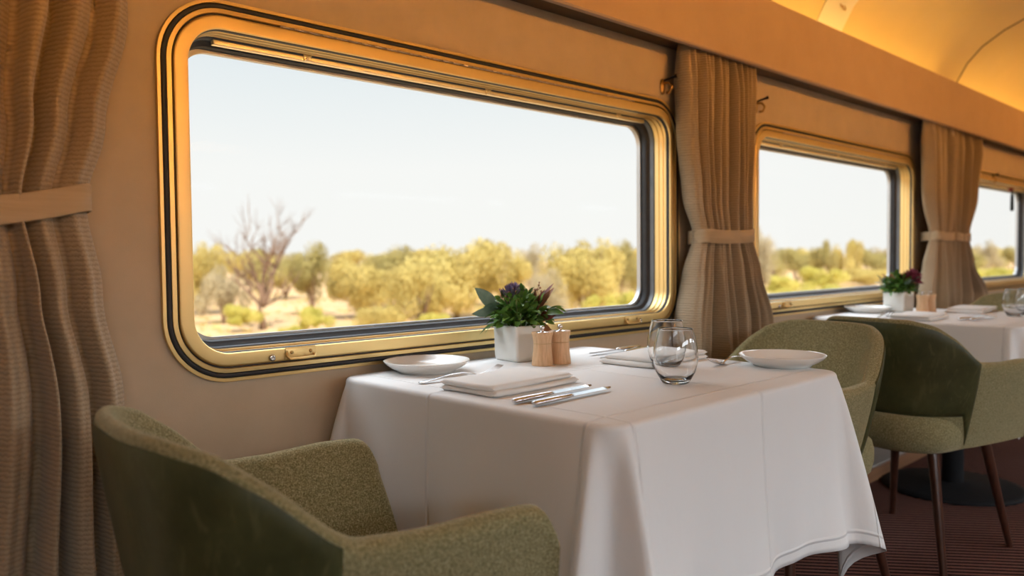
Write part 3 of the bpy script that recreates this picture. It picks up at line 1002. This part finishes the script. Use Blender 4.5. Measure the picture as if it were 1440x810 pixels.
def leafmesh(bm, base, d, L, w, bend, roll=0.0, fold=.25):
    d = Vector(d).normalized(); base = Vector(base)
    up = Vector((0, 0, 1))
    s = d.cross(up)
    s = s.normalized() if s.length > .1 else Vector((1, 0, 0))
    nrm = s.cross(d).normalized()
    R_ = Matrix.Rotation(roll, 3, d); s = R_ @ s; nrm = R_ @ nrm
    n = 7; rows = []
    for k in range(n+1):
        t_ = k/n
        c = base + d*L*t_ - Vector((0, 0, 1))*bend*L*t_*t_
        ww = w*(math.sin(PI*min(1, t_**.8))**.8 if 0 < t_ < 1 else .03)
        rows.append([bm.verts.new(c - s*ww + nrm*ww*fold), bm.verts.new(c), bm.verts.new(c + s*ww + nrm*ww*fold)])
    for a, b in zip(rows, rows[1:]):
        for k in (0, 1): bm.faces.new((a[k], a[k+1], b[k+1], b[k]))

def planter(seed, bloom='thistle', variant=0):
    rr = random.Random(seed)
    r = empty('flower_planter')
    bm = bmesh.new()
    # square pot: outer bevelled box, hollow top
    def sq(h, z, rad):
        return [(x, y, z) for x, y in rrect(0, 0, h, h, rad, 6)]
    lay = [(.044, 0, .008), (.047, .002, .009), (.049, .012, .009), (.050, .085, .007), (.050, .090, .007), (.0485, .0915, .006), (.0465, .0915, .006), (.0455, .090, .006), (.045, .06, .006)]
    rs = [[bm.verts.new(q) for q in sq(*l)] for l in lay]
    n = len(rs[0])
    for a, b in zip(rs, rs[1:]):
        for k in range(n): bm.faces.new((a[k], a[(k+1) % n], b[(k+1) % n], b[k]))
    bm.faces.new(rs[0][::-1]); bm.faces.new(rs[-1])
    auto_smooth(bm_obj('pot', bm, M['pot'], r), 50)
    bm = bmesh.new(); box(bm, -.044, .044, -.044, .044, .0602, .082, .004); bm_obj('soil', bm, M['soil'], r)
    # stems
    bm = bmesh.new()
    for k in range(26):
        a = rr.uniform(0, 2*PI); q = rr.uniform(.0, .04)
        b0 = (q*.6*math.cos(a), q*.6*math.sin(a), .078)
        e = (q*1.7*math.cos(a), q*1.7*math.sin(a), .078+rr.uniform(.03, .065))
        tube(bm, [b0, ((b0[0]+e[0])/2, (b0[1]+e[1])/2, .1), e], .0011, 5)
    bm_obj('stems', bm, M['stem'], r)
    # dense green foliage dome
    for nm, mt, cnt, sz in (('green_foliage', 'leaf', 430, .82), ('bright_foliage', 'leaflight', 60, .8)):
        bm = bmesh.new()
        for k in range(cnt):
            a = rr.uniform(0, 2*PI); e = rr.uniform(-.25, 1)**1
            el = math.asin(max(-.3, min(1, e)))
            rad = rr.uniform(.15, 1)
            base = Vector((.056*rad*math.cos(a)*math.cos(el), .052*rad*math.sin(a)*math.cos(el), .100+.050*rad*math.sin(el)))
            d = Vector((math.cos(a)*math.cos(el)+rr.uniform(-.5, .5), math.sin(a)*math.cos(el)+rr.uniform(-.5, .5), math.sin(el)*.8+rr.uniform(-.3, .6)))
            leafmesh(bm, base, d, rr.uniform(.018, .032)*sz, rr.uniform(.005, .009)*sz, rr.uniform(.0, .4), rr.uniform(-.8, .8))
        bm_obj(nm, bm, M[mt], r, recalc=False)
    return r, rr

def enlarge(r):
    for c in r.children:
        if c.name.split('.')[0] in ('pot', 'soil'): continue
        for v in c.data.vertices:
            v.co.x *= 1.28; v.co.y *= 1.28; v.co.z = .080 + (v.co.z-.080)*1.42
def planter_main():
    r, rr = planter(5)
    # directions in pot coordinates: image left = (-.72,+.69), image right = (+.72,-.69)
    Lf = Vector((-.72, .69, 0)); Cm = Vector((-.69, -.72, 0))
    bm = bmesh.new()
    for base, d, L, w, b in ((Lf*.045+Vector((0, 0, .118)), Lf+Vector((0, 0, .75)), .058, .0155, -.05),
                             (Lf*.045+Vector((0, 0, .116)), Lf*.9+Cm*.3+Vector((0, 0, -.28)), .056, .0145, -.15),
                             (Lf*.040+Vector((0, 0, .120)), Lf*.5+Cm*.7+Vector((0, 0, -.55)), .040, .012, .1),
                             (Lf*.030+Vector((0, 0, .120)), Lf*1+Vector((0, 0, .1)), .045, .013, .1),
                             (Lf*.035+Vector((0, 0, .112)), Lf*.4-Cm*.5+Vector((0, 0, .4)), .05, .014, .1)):
        leafmesh(bm, base, d, L, w, b, rr.uniform(-.3, .3) + .9, .12)
    tube(bm, [(0, 0, .08), tuple(Lf*.03+Vector((0, 0, .11))), tuple(Lf*.05+Vector((0, 0, .122)))], .0016, 6)
    bm_obj('eucalyptus_sprig', bm, M['euca'], r, recalc=False)
    # purple thistle head
    bm = bmesh.new(); c = Vector((-.004, .018, .132))
    for k in range(120):
        a = rr.uniform(0, 2*PI); el = rr.uniform(.15, 1.5)
        d = Vector((math.cos(a)*math.cos(el), math.sin(a)*math.cos(el), math.sin(el)))
        leafmesh(bm, c+d*.010, d+Vector((0, 0, .5)), rr.uniform(.018, .026), .0030, -.05, rr.uniform(-1, 1), .3)
    bm_obj('thistle_bloom', bm, M['thistle'], r, recalc=False)
    # burgundy protea leaves
    Rt = -Lf
    for nm, mt, lst in (('burgundy_leaves', 'redleaf', ((.036, .118, (1.0, .3, 1.4), .060, .009), (.030, .108, (.5, .5, 1.0), .055, .012), (.048, .085, (.9, .7, -.75), .055, .008), (.04, .095, (.8, .6, .5), .045, .012), (.03, .125, (.2, .1, 1.5), .030, .006), (.045, .10, (1.1, .2, .25), .03, .008))),
                        ('copper_leaves', 'redleaf2', ((.030, .108, (.9, .5, 1.1), .068, .0085), (.036, .09, (.7, .8, -.3), .04, .008)))):
        bm = bmesh.new()
        for q, z, (i_, c_, u_), L, w in lst:
            leafmesh(bm, Rt*q+Vector((0, 0, z)), Rt*i_+Cm*c_*.6+Vector((0, 0, u_)), L, w, .05, rr.uniform(.4, 1.2), .3)
        bm_obj(nm, bm, M[mt], r, recalc=False)
    bm = bmesh.new()
    for q, z, (i_, c_, u_), L, w in ((.055, .108, (1, .2, .35), .040, .011), (.060, .116, (1, -.2, .5), .036, .0035), (.045, .13, (.4, .1, 1.3), .028, .005), (.075, .120, (1, .1, -.1), .022, .004), (-.005, .082, (-.3, 1.1, -.9), .030, .0105), (-.048, .09, (-.9, .6, -.2), .036, .0075)):
        leafmesh(bm, Rt*q+Cm*.02+Vector((0, 0, z)), Rt*i_+Cm*c_+Vector((0, 0, u_)), L, w, .3, .6, .3)
    tube(bm, [(0, 0, .09), tuple(Rt*.05+Vector((0, 0, .105))), tuple(Rt*.062+Vector((0, 0, .108)))], .0012, 5)
    bm_obj('side_leaves', bm, M['leaf'], r, recalc=False)
    # berries
    bm = bmesh.new()
    for k in range(30):
        p = Lf*rr.uniform(.005, .04)+Cm*rr.uniform(-.01, .01)+Vector((0, 0, rr.uniform(.128, .158)))
        if k > 20: p = Rt*rr.uniform(.03, .045)+Vector((0, 0, rr.uniform(.140, .165)))
        m4 = Matrix.Translation(p) @ Matrix.Scale(rr.uniform(.0016, .0026), 4)
        bmesh.ops.create_icosphere(bm, subdivisions=1, radius=1, matrix=m4)
        tube(bm, [(p.x, p.y, p.z), (p.x*.8, p.y*.8, p.z-.03)], .0006, 4)
        if k == 20: bm_obj('berry_sprig', bm, M['berry'], r); bm = bmesh.new()
    bm_obj('berry_sprig', bm, M['berry'], r)
    enlarge(r)
    return r

def planter_far():
    r, rr = planter(19)
    Lf = Vector((-.72, .69, 0)); Rt = -Lf
    bm = bmesh.new(); c = Rt*.03+Vector((-.01, -.02, .125))
    for k in range(130):
        a = rr.uniform(0, 2*PI); el = rr.uniform(-.3, 1.5)
        d = Vector((math.cos(a)*math.cos(el), math.sin(a)*math.cos(el), math.sin(el)))
        leafmesh(bm, c+d*.010, d, rr.uniform(.022, .032), .008, -.05, rr.uniform(-1, 1), .3)
    bm_obj('wine_bloom', bm, M['pinkbloom'], r, recalc=False)
    bm = bmesh.new()
    for k in range(16):
        a = rr.uniform(0, 2*PI)
        d = Vector((math.cos(a), math.sin(a), rr.uniform(.1, 1.2)))
        leafmesh(bm, Vector((math.cos(a)*.04, math.sin(a)*.04, .11)), d, rr.uniform(.035, .055), .009, .1, rr.uniform(-.5, .5), .2)
    bm_obj('grey_green_leaves', bm, M['euca'], r, recalc=False)
    bm = bmesh.new()
    for k in range(8):
        a = rr.uniform(0, 2*PI)
        leafmesh(bm, Vector((math.cos(a)*.03, math.sin(a)*.03, .11)), Vector((math.cos(a)*.6, math.sin(a)*.6, 1)), .05, .007, .1, .5, .2)
    bm_obj('copper_leaves', bm, M['redleaf2'], r, recalc=False)
    enlarge(r)
    return r

def place(o, x, y, rz, label, cat, group=None, z=ZT):
    o.location = (x, y, z); o.rotation_euler = (0, 0, math.radians(rz)); tag(o, label, cat, group); return o

# near table
PL, SH, GL, FK, KN, NP = plate(), shaker(), tumbler(), fork(), knife(), napkin()
place(PL, 1.155, -.112, 0, 'white side plate on the near table, beside the window', 'plate', 'side plates')
place(dup(PL), 1.798, -.675, 20, 'white side plate on the right front edge of the near table', 'plate', 'side plates')
place(SH, 1.414, -.242, 0, 'left wooden pepper mill of the near pair, in front of the white planter', 'mill', 'wooden mills')
place(dup(SH), 1.470, -.250, 40, 'right wooden pepper mill of the near pair, behind the other', 'mill', 'wooden mills')
pm = planter_main(); place(pm, 1.454, -.122, -6, 'white square planter with thistle and greenery on the near table', 'planter', 'flower planters')
place(GL, 1.395, -.645, 0, 'clear stemless glass on the near table, the front one of two', 'glass', 'stemless glasses')
place(dup(GL), 1.565, -.505, 0, 'clear stemless glass on the near table, behind the front glass', 'glass', 'stemless glasses')
place(FK, 1.134, -.262, -4, 'steel fork with tines towards the planter, left of the near napkin', 'fork', 'steel forks')
place(NP, 1.135, -.415, 3, 'folded white napkin between fork and knives on the near table', 'napkin', 'folded napkins')
place(KN, 1.115, -.562, 2, 'steel knife lying next to the folded napkin, near table', 'knife', 'steel knives')
place(dup(KN), 1.122, -.606, 2, 'steel knife nearest the front left edge of the near table', 'knife', 'steel knives')
place(dup(NP), 1.665, -.400, 182, 'folded white napkin behind the two glasses on the near table', 'napkin', 'folded napkins')
place(dup(KN), 1.745, -.205, 181, 'steel knife farthest right along the window side of the near table', 'knife', 'steel knives')
place(dup(KN), 1.725, -.250, 182, 'steel knife between the window side knife and the rear napkin', 'knife', 'steel knives')
place(dup(FK), 1.765, -.555, 186, 'steel fork lying between the glasses and the right plate', 'fork', 'steel forks')
# second table (dx shift)
D = T2
place(dup(PL), 1.36+D, -.115, 0, 'white side plate on the second table, beside the far planter', 'plate', 'side plates')
place(dup(PL), 1.798+D, -.67, 0, 'white side plate at the far right of the second table', 'plate', 'side plates')
pf = planter_far(); place(pf, 3.83, -.20, -6, 'white square planter with wine red bloom on the second table', 'planter', 'flower planters')
place(dup(SH), 3.795, -.315, 0, 'left wooden pepper mill on the second table beside the far planter', 'mill', 'wooden mills')
place(dup(SH), 3.860, -.325, 0, 'right wooden pepper mill on the second table beside the far planter', 'mill', 'wooden mills')
place(dup(GL), 3.82, -.670, 0, 'clear stemless glass on the second table, left one of two', 'glass', 'stemless glasses')
place(dup(GL), 3.93, -.690, 0, 'clear stemless glass on the second table at the right picture edge', 'glass', 'stemless glasses')
place(dup(NP), 1.115+D, -.42, 3, 'folded white napkin on the second table, just past the leather chair back', 'napkin', 'folded napkins')
place(dup(KN), 1.25+D, -.585, -10, 'steel knife on the second table pointing at the glasses', 'knife', 'steel knives')
place(dup(KN), 1.24+D, -.625, -8, 'steel knife at the front edge of the second table', 'knife', 'steel knives')
place(dup(FK), 1.12+D, -.28, 4, 'steel fork on the second table between plate and napkin', 'fork', 'steel forks')
place(dup(NP), 4.02, -.45, 182, 'folded white napkin at the far side of the second table', 'napkin', 'folded napkins')

# ------------------------------------------------------------------ wall fittings
def wall_hook(x, z, label):
    r = empty('coat_hook', (x, 0, z)); tag(r, label, 'hook', 'wall hooks')
    bm = bmesh.new(); lathe(bm, [(0, 0), (.018, 0), (.018, .003), (.014, .006), (0, .007)], 24)
    bmesh.ops.scale(bm, vec=(.7, 1.5, 1), verts=bm.verts)
    bmesh.ops.rotate(bm, cent=(0, 0, 0), matrix=Matrix.Rotation(PI/2, 3, 'X'), verts=bm.verts)
    bmesh.ops.translate(bm, vec=(0, -.0002, -.008), verts=bm.verts)
    bm_obj('back_plate', bm, M['brass'], r)
    bm = bmesh.new(); tube(bm, [(0, -.006, .004), (.0, -.028, .002), (.0, -.040, -.014), (0, -.032, -.030), (0, -.018, -.030)], [.0045, .0045, .0045, .0045, .0055], 10)
    bm_obj('hook_arm', bm, M['brass'], r)
    bm = bmesh.new(); tube(bm, [(.002, -.006, .012), (.012, -.034, .020), (.018, -.046, .024)], [.003, .004, .0065], 10)
    bm_obj('peg', bm, M['black'], r)
    return r
wall_hook(2.262, 1.588, 'brass hook with black peg on wall, above the large window')
wall_hook(2.885, 1.598, 'brass wall hook with black peg, just right of the curtain between the windows')
wall_hook(5.93, 1.50, 'small wall hook above the farthest window')
t = empty('blind_pull', (6.33, -.02, 1.43)); tag(t, 'dark blind pull hanging at the top of the farthest window', 'blind pull')
bm = bmesh.new(); tube(bm, [(0, 0, .02), (0, -.012, .0), (0, -.012, -.03), (0, -.012, -.13), (0, -.012, -.135)], [.004, .004, .010, .012, .006], 10); bm_obj('strap', bm, M['black'], t)
bm = bmesh.new(); lathe(bm, [(0, 0), (.016, 0), (.016, .02), (0, .022)], 16, (0, -.004, .005)); bm_obj('bracket', bm, M['redplastic'], t)

# ceiling access panel with round lock, on the cove
r = empty('access_panel', (3.46, 0, 0)); tag(r, 'white cover panel with round keyhole on the curved ceiling', 'panel')
bm = bmesh.new()
sub = [(y, z) for y, z in half[1:7]]
fr = [[bm.verts.new((x, y-.006, z-.006)) for y, z in sub] for x in (-.12, .12)]
bk = [[bm.verts.new((x, y-.0005, z-.0005)) for y, z in sub] for x in (-.12, .12)]
for i in range(len(sub)-1):
    bm.faces.new((fr[0][i], fr[1][i], fr[1][i+1], fr[0][i+1])); bm.faces.new((bk[0][i], bk[0][i+1], bk[1][i+1], bk[1][i]))
    bm.faces.new((fr[0][i], fr[0][i+1], bk[0][i+1], bk[0][i])); bm.faces.new((fr[1][i], bk[1][i], bk[1][i+1], fr[1][i+1]))
bm.faces.new((fr[0][0], bk[0][0], bk[1][0], fr[1][0])); bm.faces.new((fr[0][-1], fr[1][-1], bk[1][-1], bk[0][-1]))
auto_smooth(bm_obj('cover', bm, M['panel'], r), 40)
bm = bmesh.new(); lathe(bm, [(.022, 0), (.024, .002), (.022, .004), (.019, .004), (.018, .001)], 28); lathe(bm, [(0, .002), (.007, .002), (.008, 0)], 16)
bmesh.ops.rotate(bm, cent=(0, 0, 0), matrix=Matrix.Rotation(math.radians(68), 3, 'X'), verts=bm.verts)
bmesh.ops.translate(bm, vec=(.02, -.083, 2.086), verts=bm.verts)
bm_obj('keyhole', bm, M['brass'], r)

# ------------------------------------------------------------------ camera
Rm = ((0.7189983814336595, -0.03347061430811863, 0.6942053337980161), (-0.6949468795116532, -0.020976211615806036, 0.7187550578627359), (-0.00949537533716467, -0.9992195537138403, -0.038342161169139605))
FP = 1120.0
CAM = Vector((0, -1.6, 1.007))
mw = Matrix([[Rm[i][0], -Rm[i][1], -Rm[i][2], CAM[i]] for i in range(3)] + [[0, 0, 0, 1]])
cd = bpy.data.cameras.new('camera'); cam = bpy.data.objects.new('camera', cd); COL.objects.link(cam)
cam.matrix_world = mw
cd.sensor_width = 36; cd.lens = FP/1440*36; cd.clip_start = .02; cd.clip_end = 1500
cd.dof.use_dof = True; cd.dof.focus_distance = 1.75; cd.dof.aperture_fstop = 2.5
scene.camera = cam

# ------------------------------------------------------------------ outdoors
GZ = -1.4
def at(u, v, depth):
    c = Vector(((u-720)/FP*depth, (v-405)/FP*depth, depth))
    return CAM + Vector([sum(Rm[i][j]*c[j] for j in range(3)) for i in range(3)])
def horizon(u): return 362 - .0095*(u-720)

bm = bmesh.new()
g = 90
gv = {}
for i in range(g+1):
    for j in range(g+1):
        x = -120 + 520*(i/g)**1.0; y = 1.2 + 300*(j/g)**1.8
        gv[i, j] = bm.verts.new((x, y, GZ + .12*math.sin(x*.31+y*.2)*math.cos(y*.37)*min(1, y/12)))
for i in range(g):
    for j in range(g): bm.faces.new((gv[i, j], gv[i+1, j], gv[i+1, j+1], gv[i, j+1]))
o = bm_obj('ground', bm, M['sand']); tag(o, kind='structure')
bm = bmesh.new(); box(bm, -60, 120, -60, 1.25, GZ-.1, GZ-.02); o = bm_obj('ground', bm, M['sand']); tag(o, kind='structure')

def crown_bm(seed, n_clump, n_leaf, ls, flat=.8, spread=1.0):
    rr = random.Random(seed); bm = bmesh.new()
    cl = []
    for k in range(n_clump):
        a = rr.uniform(0, 2*PI); q = math.sqrt(rr.random())*spread*.72
        h = rr.uniform(.35, .95)
        cl.append((Vector((q*math.cos(a), q*math.sin(a), h*(1-.35*q*q))), rr.uniform(.20, .36)))
    for k in range(n_leaf):
        c, s = cl[rr.randrange(n_clump)]
        v = Vector((rr.gauss(0, 1), rr.gauss(0, 1), rr.gauss(0, 1))).normalized()*s*rr.uniform(.6, 1.08)
        v.z *= flat
        p = c+v
        if p.z < .06: p.z = rr.uniform(.06, .2)
        a = Vector((rr.uniform(-1, 1), rr.uniform(-1, 1), rr.uniform(-1, 1))).normalized()
        b = v.normalized().cross(a).normalized() if v.length > 0 else a
        c2 = (v.normalized()*.3 + a).normalized()
        l = ls*rr.uniform(.6, 1.4)
        vs = [bm.verts.new(p+b*l*.5), bm.verts.new(p+c2*l*.6), bm.verts.new(p-b*l*.5), bm.verts.new(p-c2*l*.6)]
        bm.faces.new(vs)
    me = bpy.data.meshes.new('crown'); bm.to_mesh(me); bm.free(); return me
crowns = {}
for kx, mt, nc, nl, ls in (('gold', 'crown_gold', 26, 15000, .034), ('olive', 'crown_olive', 20, 12000, .034), ('pale', 'crown_pale', 18, 8000, .032), ('lime', 'crown_lime', 14, 8000, .04), ('gold2', 'crown_gold', 16, 11000, .036)):
    me = crown_bm(hash(kx) % 1 + len(kx)*7 + nc, nc, nl, ls)
    me.materials.append(M[mt]); crowns[kx] = me
def trunk_mesh(seed, fork_n=4):
    rr = random.Random(seed); bm = bmesh.new()
    for k in range(fork_n):
        a = rr.uniform(0, 2*PI)
        tube(bm, [(0, 0, -.02), (.06*math.cos(a), .06*math.sin(a), .12), (.28*math.cos(a), .28*math.sin(a), .45), (.5*math.cos(a), .5*math.sin(a), .8)], [.035, .03, .02, .006], 6)
    bmesh.ops.recalc_face_normals(bm, faces=bm.faces)
    me = bpy.data.meshes.new('trunk'); bm.to_mesh(me); bm.free(); me.materials.append(M['bark']); return me
TR = [trunk_mesh(3), trunk_mesh(8, 5)]
def tree(u, depth, vtop, wpx, kind, name, label, cat, group=None):
    p = at(u, horizon(u), depth)
    ztop = CAM.z + (horizon(u)-vtop)/FP*depth
    H = ztop-GZ; W = wpx/FP*depth/2
    r = empty(name, (p.x, p.y, GZ)); tag(r, label, cat, group)
    r.rotation_euler[2] = rnd.uniform(0, 6.28)
    c = bpy.data.objects.new('crown', crowns[kind]); COL.objects.link(c); c.parent = r; c.scale = (W, W, H*.93)
    if name != 'low_bush':
        t_ = bpy.data.objects.new('trunk', TR[rnd.randrange(2)]); COL.objects.link(t_); t_.parent = r; t_.scale = (W*.9, W*.9, H)
    return r
W1 = [(283, 36, 336, 95, 'gold', 'golden scrub tree at the left edge of the large window view'),
      (312, 30, 372, 95, 'pale', 'pale grey bush behind the bare tree'),
      (440, 34, 341, 88, 'olive', 'round olive tree just right of the bare tree'),
      (400, 48, 364, 90, 'olive', 'low olive tree seen through the bare branches'),
      (505, 31, 358, 110, 'gold', 'spreading golden tree third from the left in the large window'),
      (560, 38, 346, 100, 'olive', 'tall olive tree in the middle of the large window view'),
      (640, 31, 331, 180, 'gold', 'widest golden tree, behind the near planter'),
      (590, 27, 372, 120, 'gold2', 'low golden bush left of the near planter'),
      (705, 40, 342, 100, 'gold2', 'golden tree right behind the planter thistle'),
      (745, 52, 343, 70, 'pale', 'sparse grey tree in the dip of the treeline'),
      (820, 31, 330, 130, 'gold', 'large rounded golden tree right of the planter'),
      (765, 27, 378, 95, 'pale', 'pinkish pale bush right of the planter'),
      (872, 34, 339, 80, 'olive', 'olive tree near the right edge of the large window'),
      (905, 45, 350, 60, 'olive', 'small olive tree at the very right of the large window'),
      (1072, 42, 319, 52, 'pale', 'tall pale tree beside the middle curtain'),
      (1120, 62, 350, 70, 'olive', 'low dull tree left of centre in the middle window'),
      (1158, 58, 338, 42, 'olive', 'narrow olive tree at the centre of the middle window'),
      (1192, 68, 337, 44, 'gold2', 'narrow golden tree right of centre in the middle window'),
      (1222, 76, 350, 70, 'olive', 'low tree towards the right of the middle window'),
      (1262, 96, 347, 70, 'pale', 'faint grey tree at the right of the middle window'),
      (1388, 80, 338, 50, 'pale', 'pale tree at the left of the farthest window'),
      (1425, 88, 347, 60, 'olive', 'dull tree at the right of the farthest window')]
for u, d, vt, w, kd, lb in W1: tree(u, d, vt, w, kd, 'scrub_tree', lb, 'tree', 'scrub trees outside')
W1b = [(438, 25, 428, 66, 'lime', 'bright lime bush on the sand right of the bare tree'),
       (405, 22, 456, 44, 'lime', 'small lime tuft at the foot of the bare tree'),
       (535, 24, 430, 90, 'gold2', 'low golden bush in the sandy foreground, centre of large window'),
       (610, 24, 436, 70, 'lime', 'low green bush left of the planter'),
       (860, 25, 405, 90, 'lime', 'yellow green bush at the lower right of the large window'),
       (690, 25, 425, 60, 'gold2', 'small golden bush behind the planter leaves'),
       (340, 27, 425, 70, 'lime', 'flat green bush left of the bare tree'),
       (1105, 45, 385, 90, 'lime', 'yellow green bush low in the middle window, left'),
       (1160, 50, 372, 80, 'lime', 'yellow green bush at the centre of the middle window'),
       (1215, 60, 378, 100, 'gold2', 'dry golden bush at the right of the middle window'),
       (1140, 36, 400, 120, 'lime', 'broad lime bush at the bottom of the middle window'),
       (1200, 38, 398, 100, 'lime', 'lime bush above the far planter'),
       (1395, 60, 375, 90, 'lime', 'lime bush in the farthest window')]
for u, d, vt, w, kd, lb in W1b: tree(u, d, vt, w, kd, 'low_bush', lb, 'bush', 'low bushes outside')
used = [(o.location.x, o.location.y, 5.) for o in COL.objects if o.name.startswith('scrub_tree') and o.parent is None]
for k in range(46):
    for att in range(60):
        u = rnd.uniform(-250, 1560); d = rnd.uniform(60, 130); wq = rnd.uniform(60, 100)
        p = at(u, horizon(u), d); rad_ = wq/FP*d*.6
        if all(math.hypot(p.x-a, p.y-b) > rad_+c for a, b, c in used): break
    else: continue
    used.append((p.x, p.y, rad_))
    tree(u, d, horizon(u)-rnd.uniform(5, 16), wq, rnd.choice(['olive', 'gold', 'pale', 'gold2']), 'scrub_tree',
         'distant scrub tree in the hazy belt along the horizon', 'tree', 'distant scrub belt')

# bare tree
def bare_tree():
    rr = random.Random(12)
    p = at(368, horizon(368), 28)
    r = empty('bare_tree', (p.x, p.y, GZ)); tag(r, 'leafless brown tree on the sand, left part of the large window', 'tree')
    bm = bmesh.new()
    right = Vector((Rm[0][0], Rm[1][0], 0)).normalized()
    fwd = Vector((Rm[0][2], Rm[1][2], 0)).normalized()
    def br(p0, d, L, rad, lev):
        pts = [p0]; q = p0.copy(); dd = d.copy()
        n = 5
        for k in range(n):
            dd = (dd + Vector((rr.uniform(-.25, .25), rr.uniform(-.25, .25), rr.uniform(-.08, .22)))).normalized()
            q = q + dd*L/n; pts.append(q.copy())
        tube(bm, pts, [rad*(1-.75*k/n) for k in range(n+1)], 6 if lev < 2 else 4)
        if lev < 4:
            for k in range(2 if lev < 1 else 3 + (lev > 1)):
                i = rr.randrange(2, n+1)
                a = rr.uniform(-1, 1); b = rr.uniform(-1, 1)
                nd = (dd*.8 + right*a*.9 + fwd*b*.8 + Vector((0, 0, .25))).normalized()
                br(pts[i], nd, L*rr.uniform(.5, .78), rad*.5, lev+1)
    Z = Vector((0, 0, 1))
    br(Vector((0, 0, -.1)), (Z + right*.02).normalized(), .95, .17, 5)
    b0 = Vector((0, 0, .75))
    br(b0, (Z*1 - right*.30).normalized(), 1.5, .11, 1)
    br(b0, (Z*.75 - right*.95).normalized(), 1.5, .08, 1)
    br(b0, (Z*1 + right*.42).normalized(), 1.5, .10, 1)
    br(b0, (Z*1.1 + fwd*.4).normalized(), 1.9, .08, 1)
    br(b0+Z*.2, (Z*1.0 - right*.15).normalized(), 2.1, .08, 1)
    br(b0, (Z*.5 + right*.8 - fwd*.2).normalized(), 1.1, .06, 2)
    bm_obj('branches', bm, M['bark'], r)
bare_tree()

# dry grass (uncountable)
bm = bmesh.new(); rr = random.Random(4)
for k in range(2600):
    d = 12 + 60*rr.random()**1.6; u = rr.uniform(150, 1500)
    p = at(u, horizon(u), d); p.z = GZ
    if p.y < 8: continue
    s = rr.uniform(.10, .26)
    for q in range(9):
        a = rr.uniform(0, 2*PI); o1 = Vector((math.cos(a), math.sin(a), 0))
        b = p + o1*s*rr.uniform(0, .7)
        sd = Vector((-o1.y, o1.x, 0))*s*.10
        bm.faces.new((bm.verts.new(b-sd), bm.verts.new(b+sd), bm.verts.new(b+o1*s*.6+Vector((0, 0, s*rr.uniform(.5, 1.1))))))
o = bm_obj('dry_grass', bm, M['grass'], recalc=False); tag(o, 'dry yellow grass tufts scattered over the red sand', 'grass', kind='stuff')

# ------------------------------------------------------------------ light
w = bpy.data.worlds.new('sky'); scene.world = w; w.use_nodes = True
nt = w.node_tree; bg = nt.nodes['Background']
tc = N(nt, 'ShaderNodeTexCoord'); sp = N(nt, 'ShaderNodeSeparateXYZ')
nt.links.new(tc.outputs['Generated'], sp.inputs[0])
c = ramp(nt, sp.outputs['Z'], [(.0, (.965, .97, .955)), (.11, (.955, .97, .965)), (.27, (.77, .855, .905)), (1, (.45, .62, .85))])
nt.links.new(c, bg.inputs['Color']); bg.inputs['Strength'].default_value = 1.0

def light(name, typ, loc, energy, color, rot=(0, 0, 0), size=None, size_y=None, angle=None):
    ld = bpy.data.lights.new(name, typ); ld.energy = energy; ld.color = color
    if typ == 'AREA':
        ld.shape = 'RECTANGLE'; ld.size = size; ld.size_y = size_y
    if angle is not None: ld.angle = angle
    o = bpy.data.objects.new(name, ld); COL.objects.link(o); o.location = loc; o.rotation_euler = rot
    return o
light('sun', 'SUN', (0, -30, 30), 6.6, (1, .93, .80), (math.radians(38), 0, math.radians(-25)), angle=.01)
# daylight outside the opposite windows, warm lamps along the coves, plus two added fills
for k in NW:
    x = WX[k]
    light('window_daylight', 'AREA', (x, YF-.62, 1.95), 106*(1 if k > 0 else 1.0), (.85, .93, 1.0), (math.radians(90-38), 0, 0), 2.1, 1.1)
    light('added_sky_fill', 'AREA', (x, 1.15, 2.75), 52, (.86, .93, 1.0), (math.radians(-48), 0, 0), 2.1, 1.1)  # added area light above the window view, boosts skylight on the tabletop
    light('cove_lamp', 'AREA', (x, -.075, 1.885), 1.7, (1, .60, .11), (PI, 0, 0), 2.15, .05)
    light('cove_lamp', 'AREA', (x, -2.875, 1.885), 1.7, (1, .60, .11), (PI, 0, 0), 2.15, .05)
    o = light('added_warm_wash', 'AREA', (x, -2.76, 1.66), 6.2, (1, .42, .08), (math.radians(99), 0, 0), 2.0, .06)  # added light without a fixture, washes upper wall and pelmet orange
    o.data.spread = math.radians(62)
vs = scene.view_settings
scene.display_settings.display_device = 'sRGB'
vs.view_transform = 'Standard'; vs.look = 'None'; vs.gamma = 1; vs.exposure = 0; vs.use_curve_mapping = False
scene.cycles.max_bounces = 10; scene.cycles.transparent_max_bounces = 12; scene.cycles.transmission_bounces = 10
scene.cycles.sample_clamp_indirect = 4
scene.cycles.use_denoising = True
scene.cycles.caustics_reflective = False
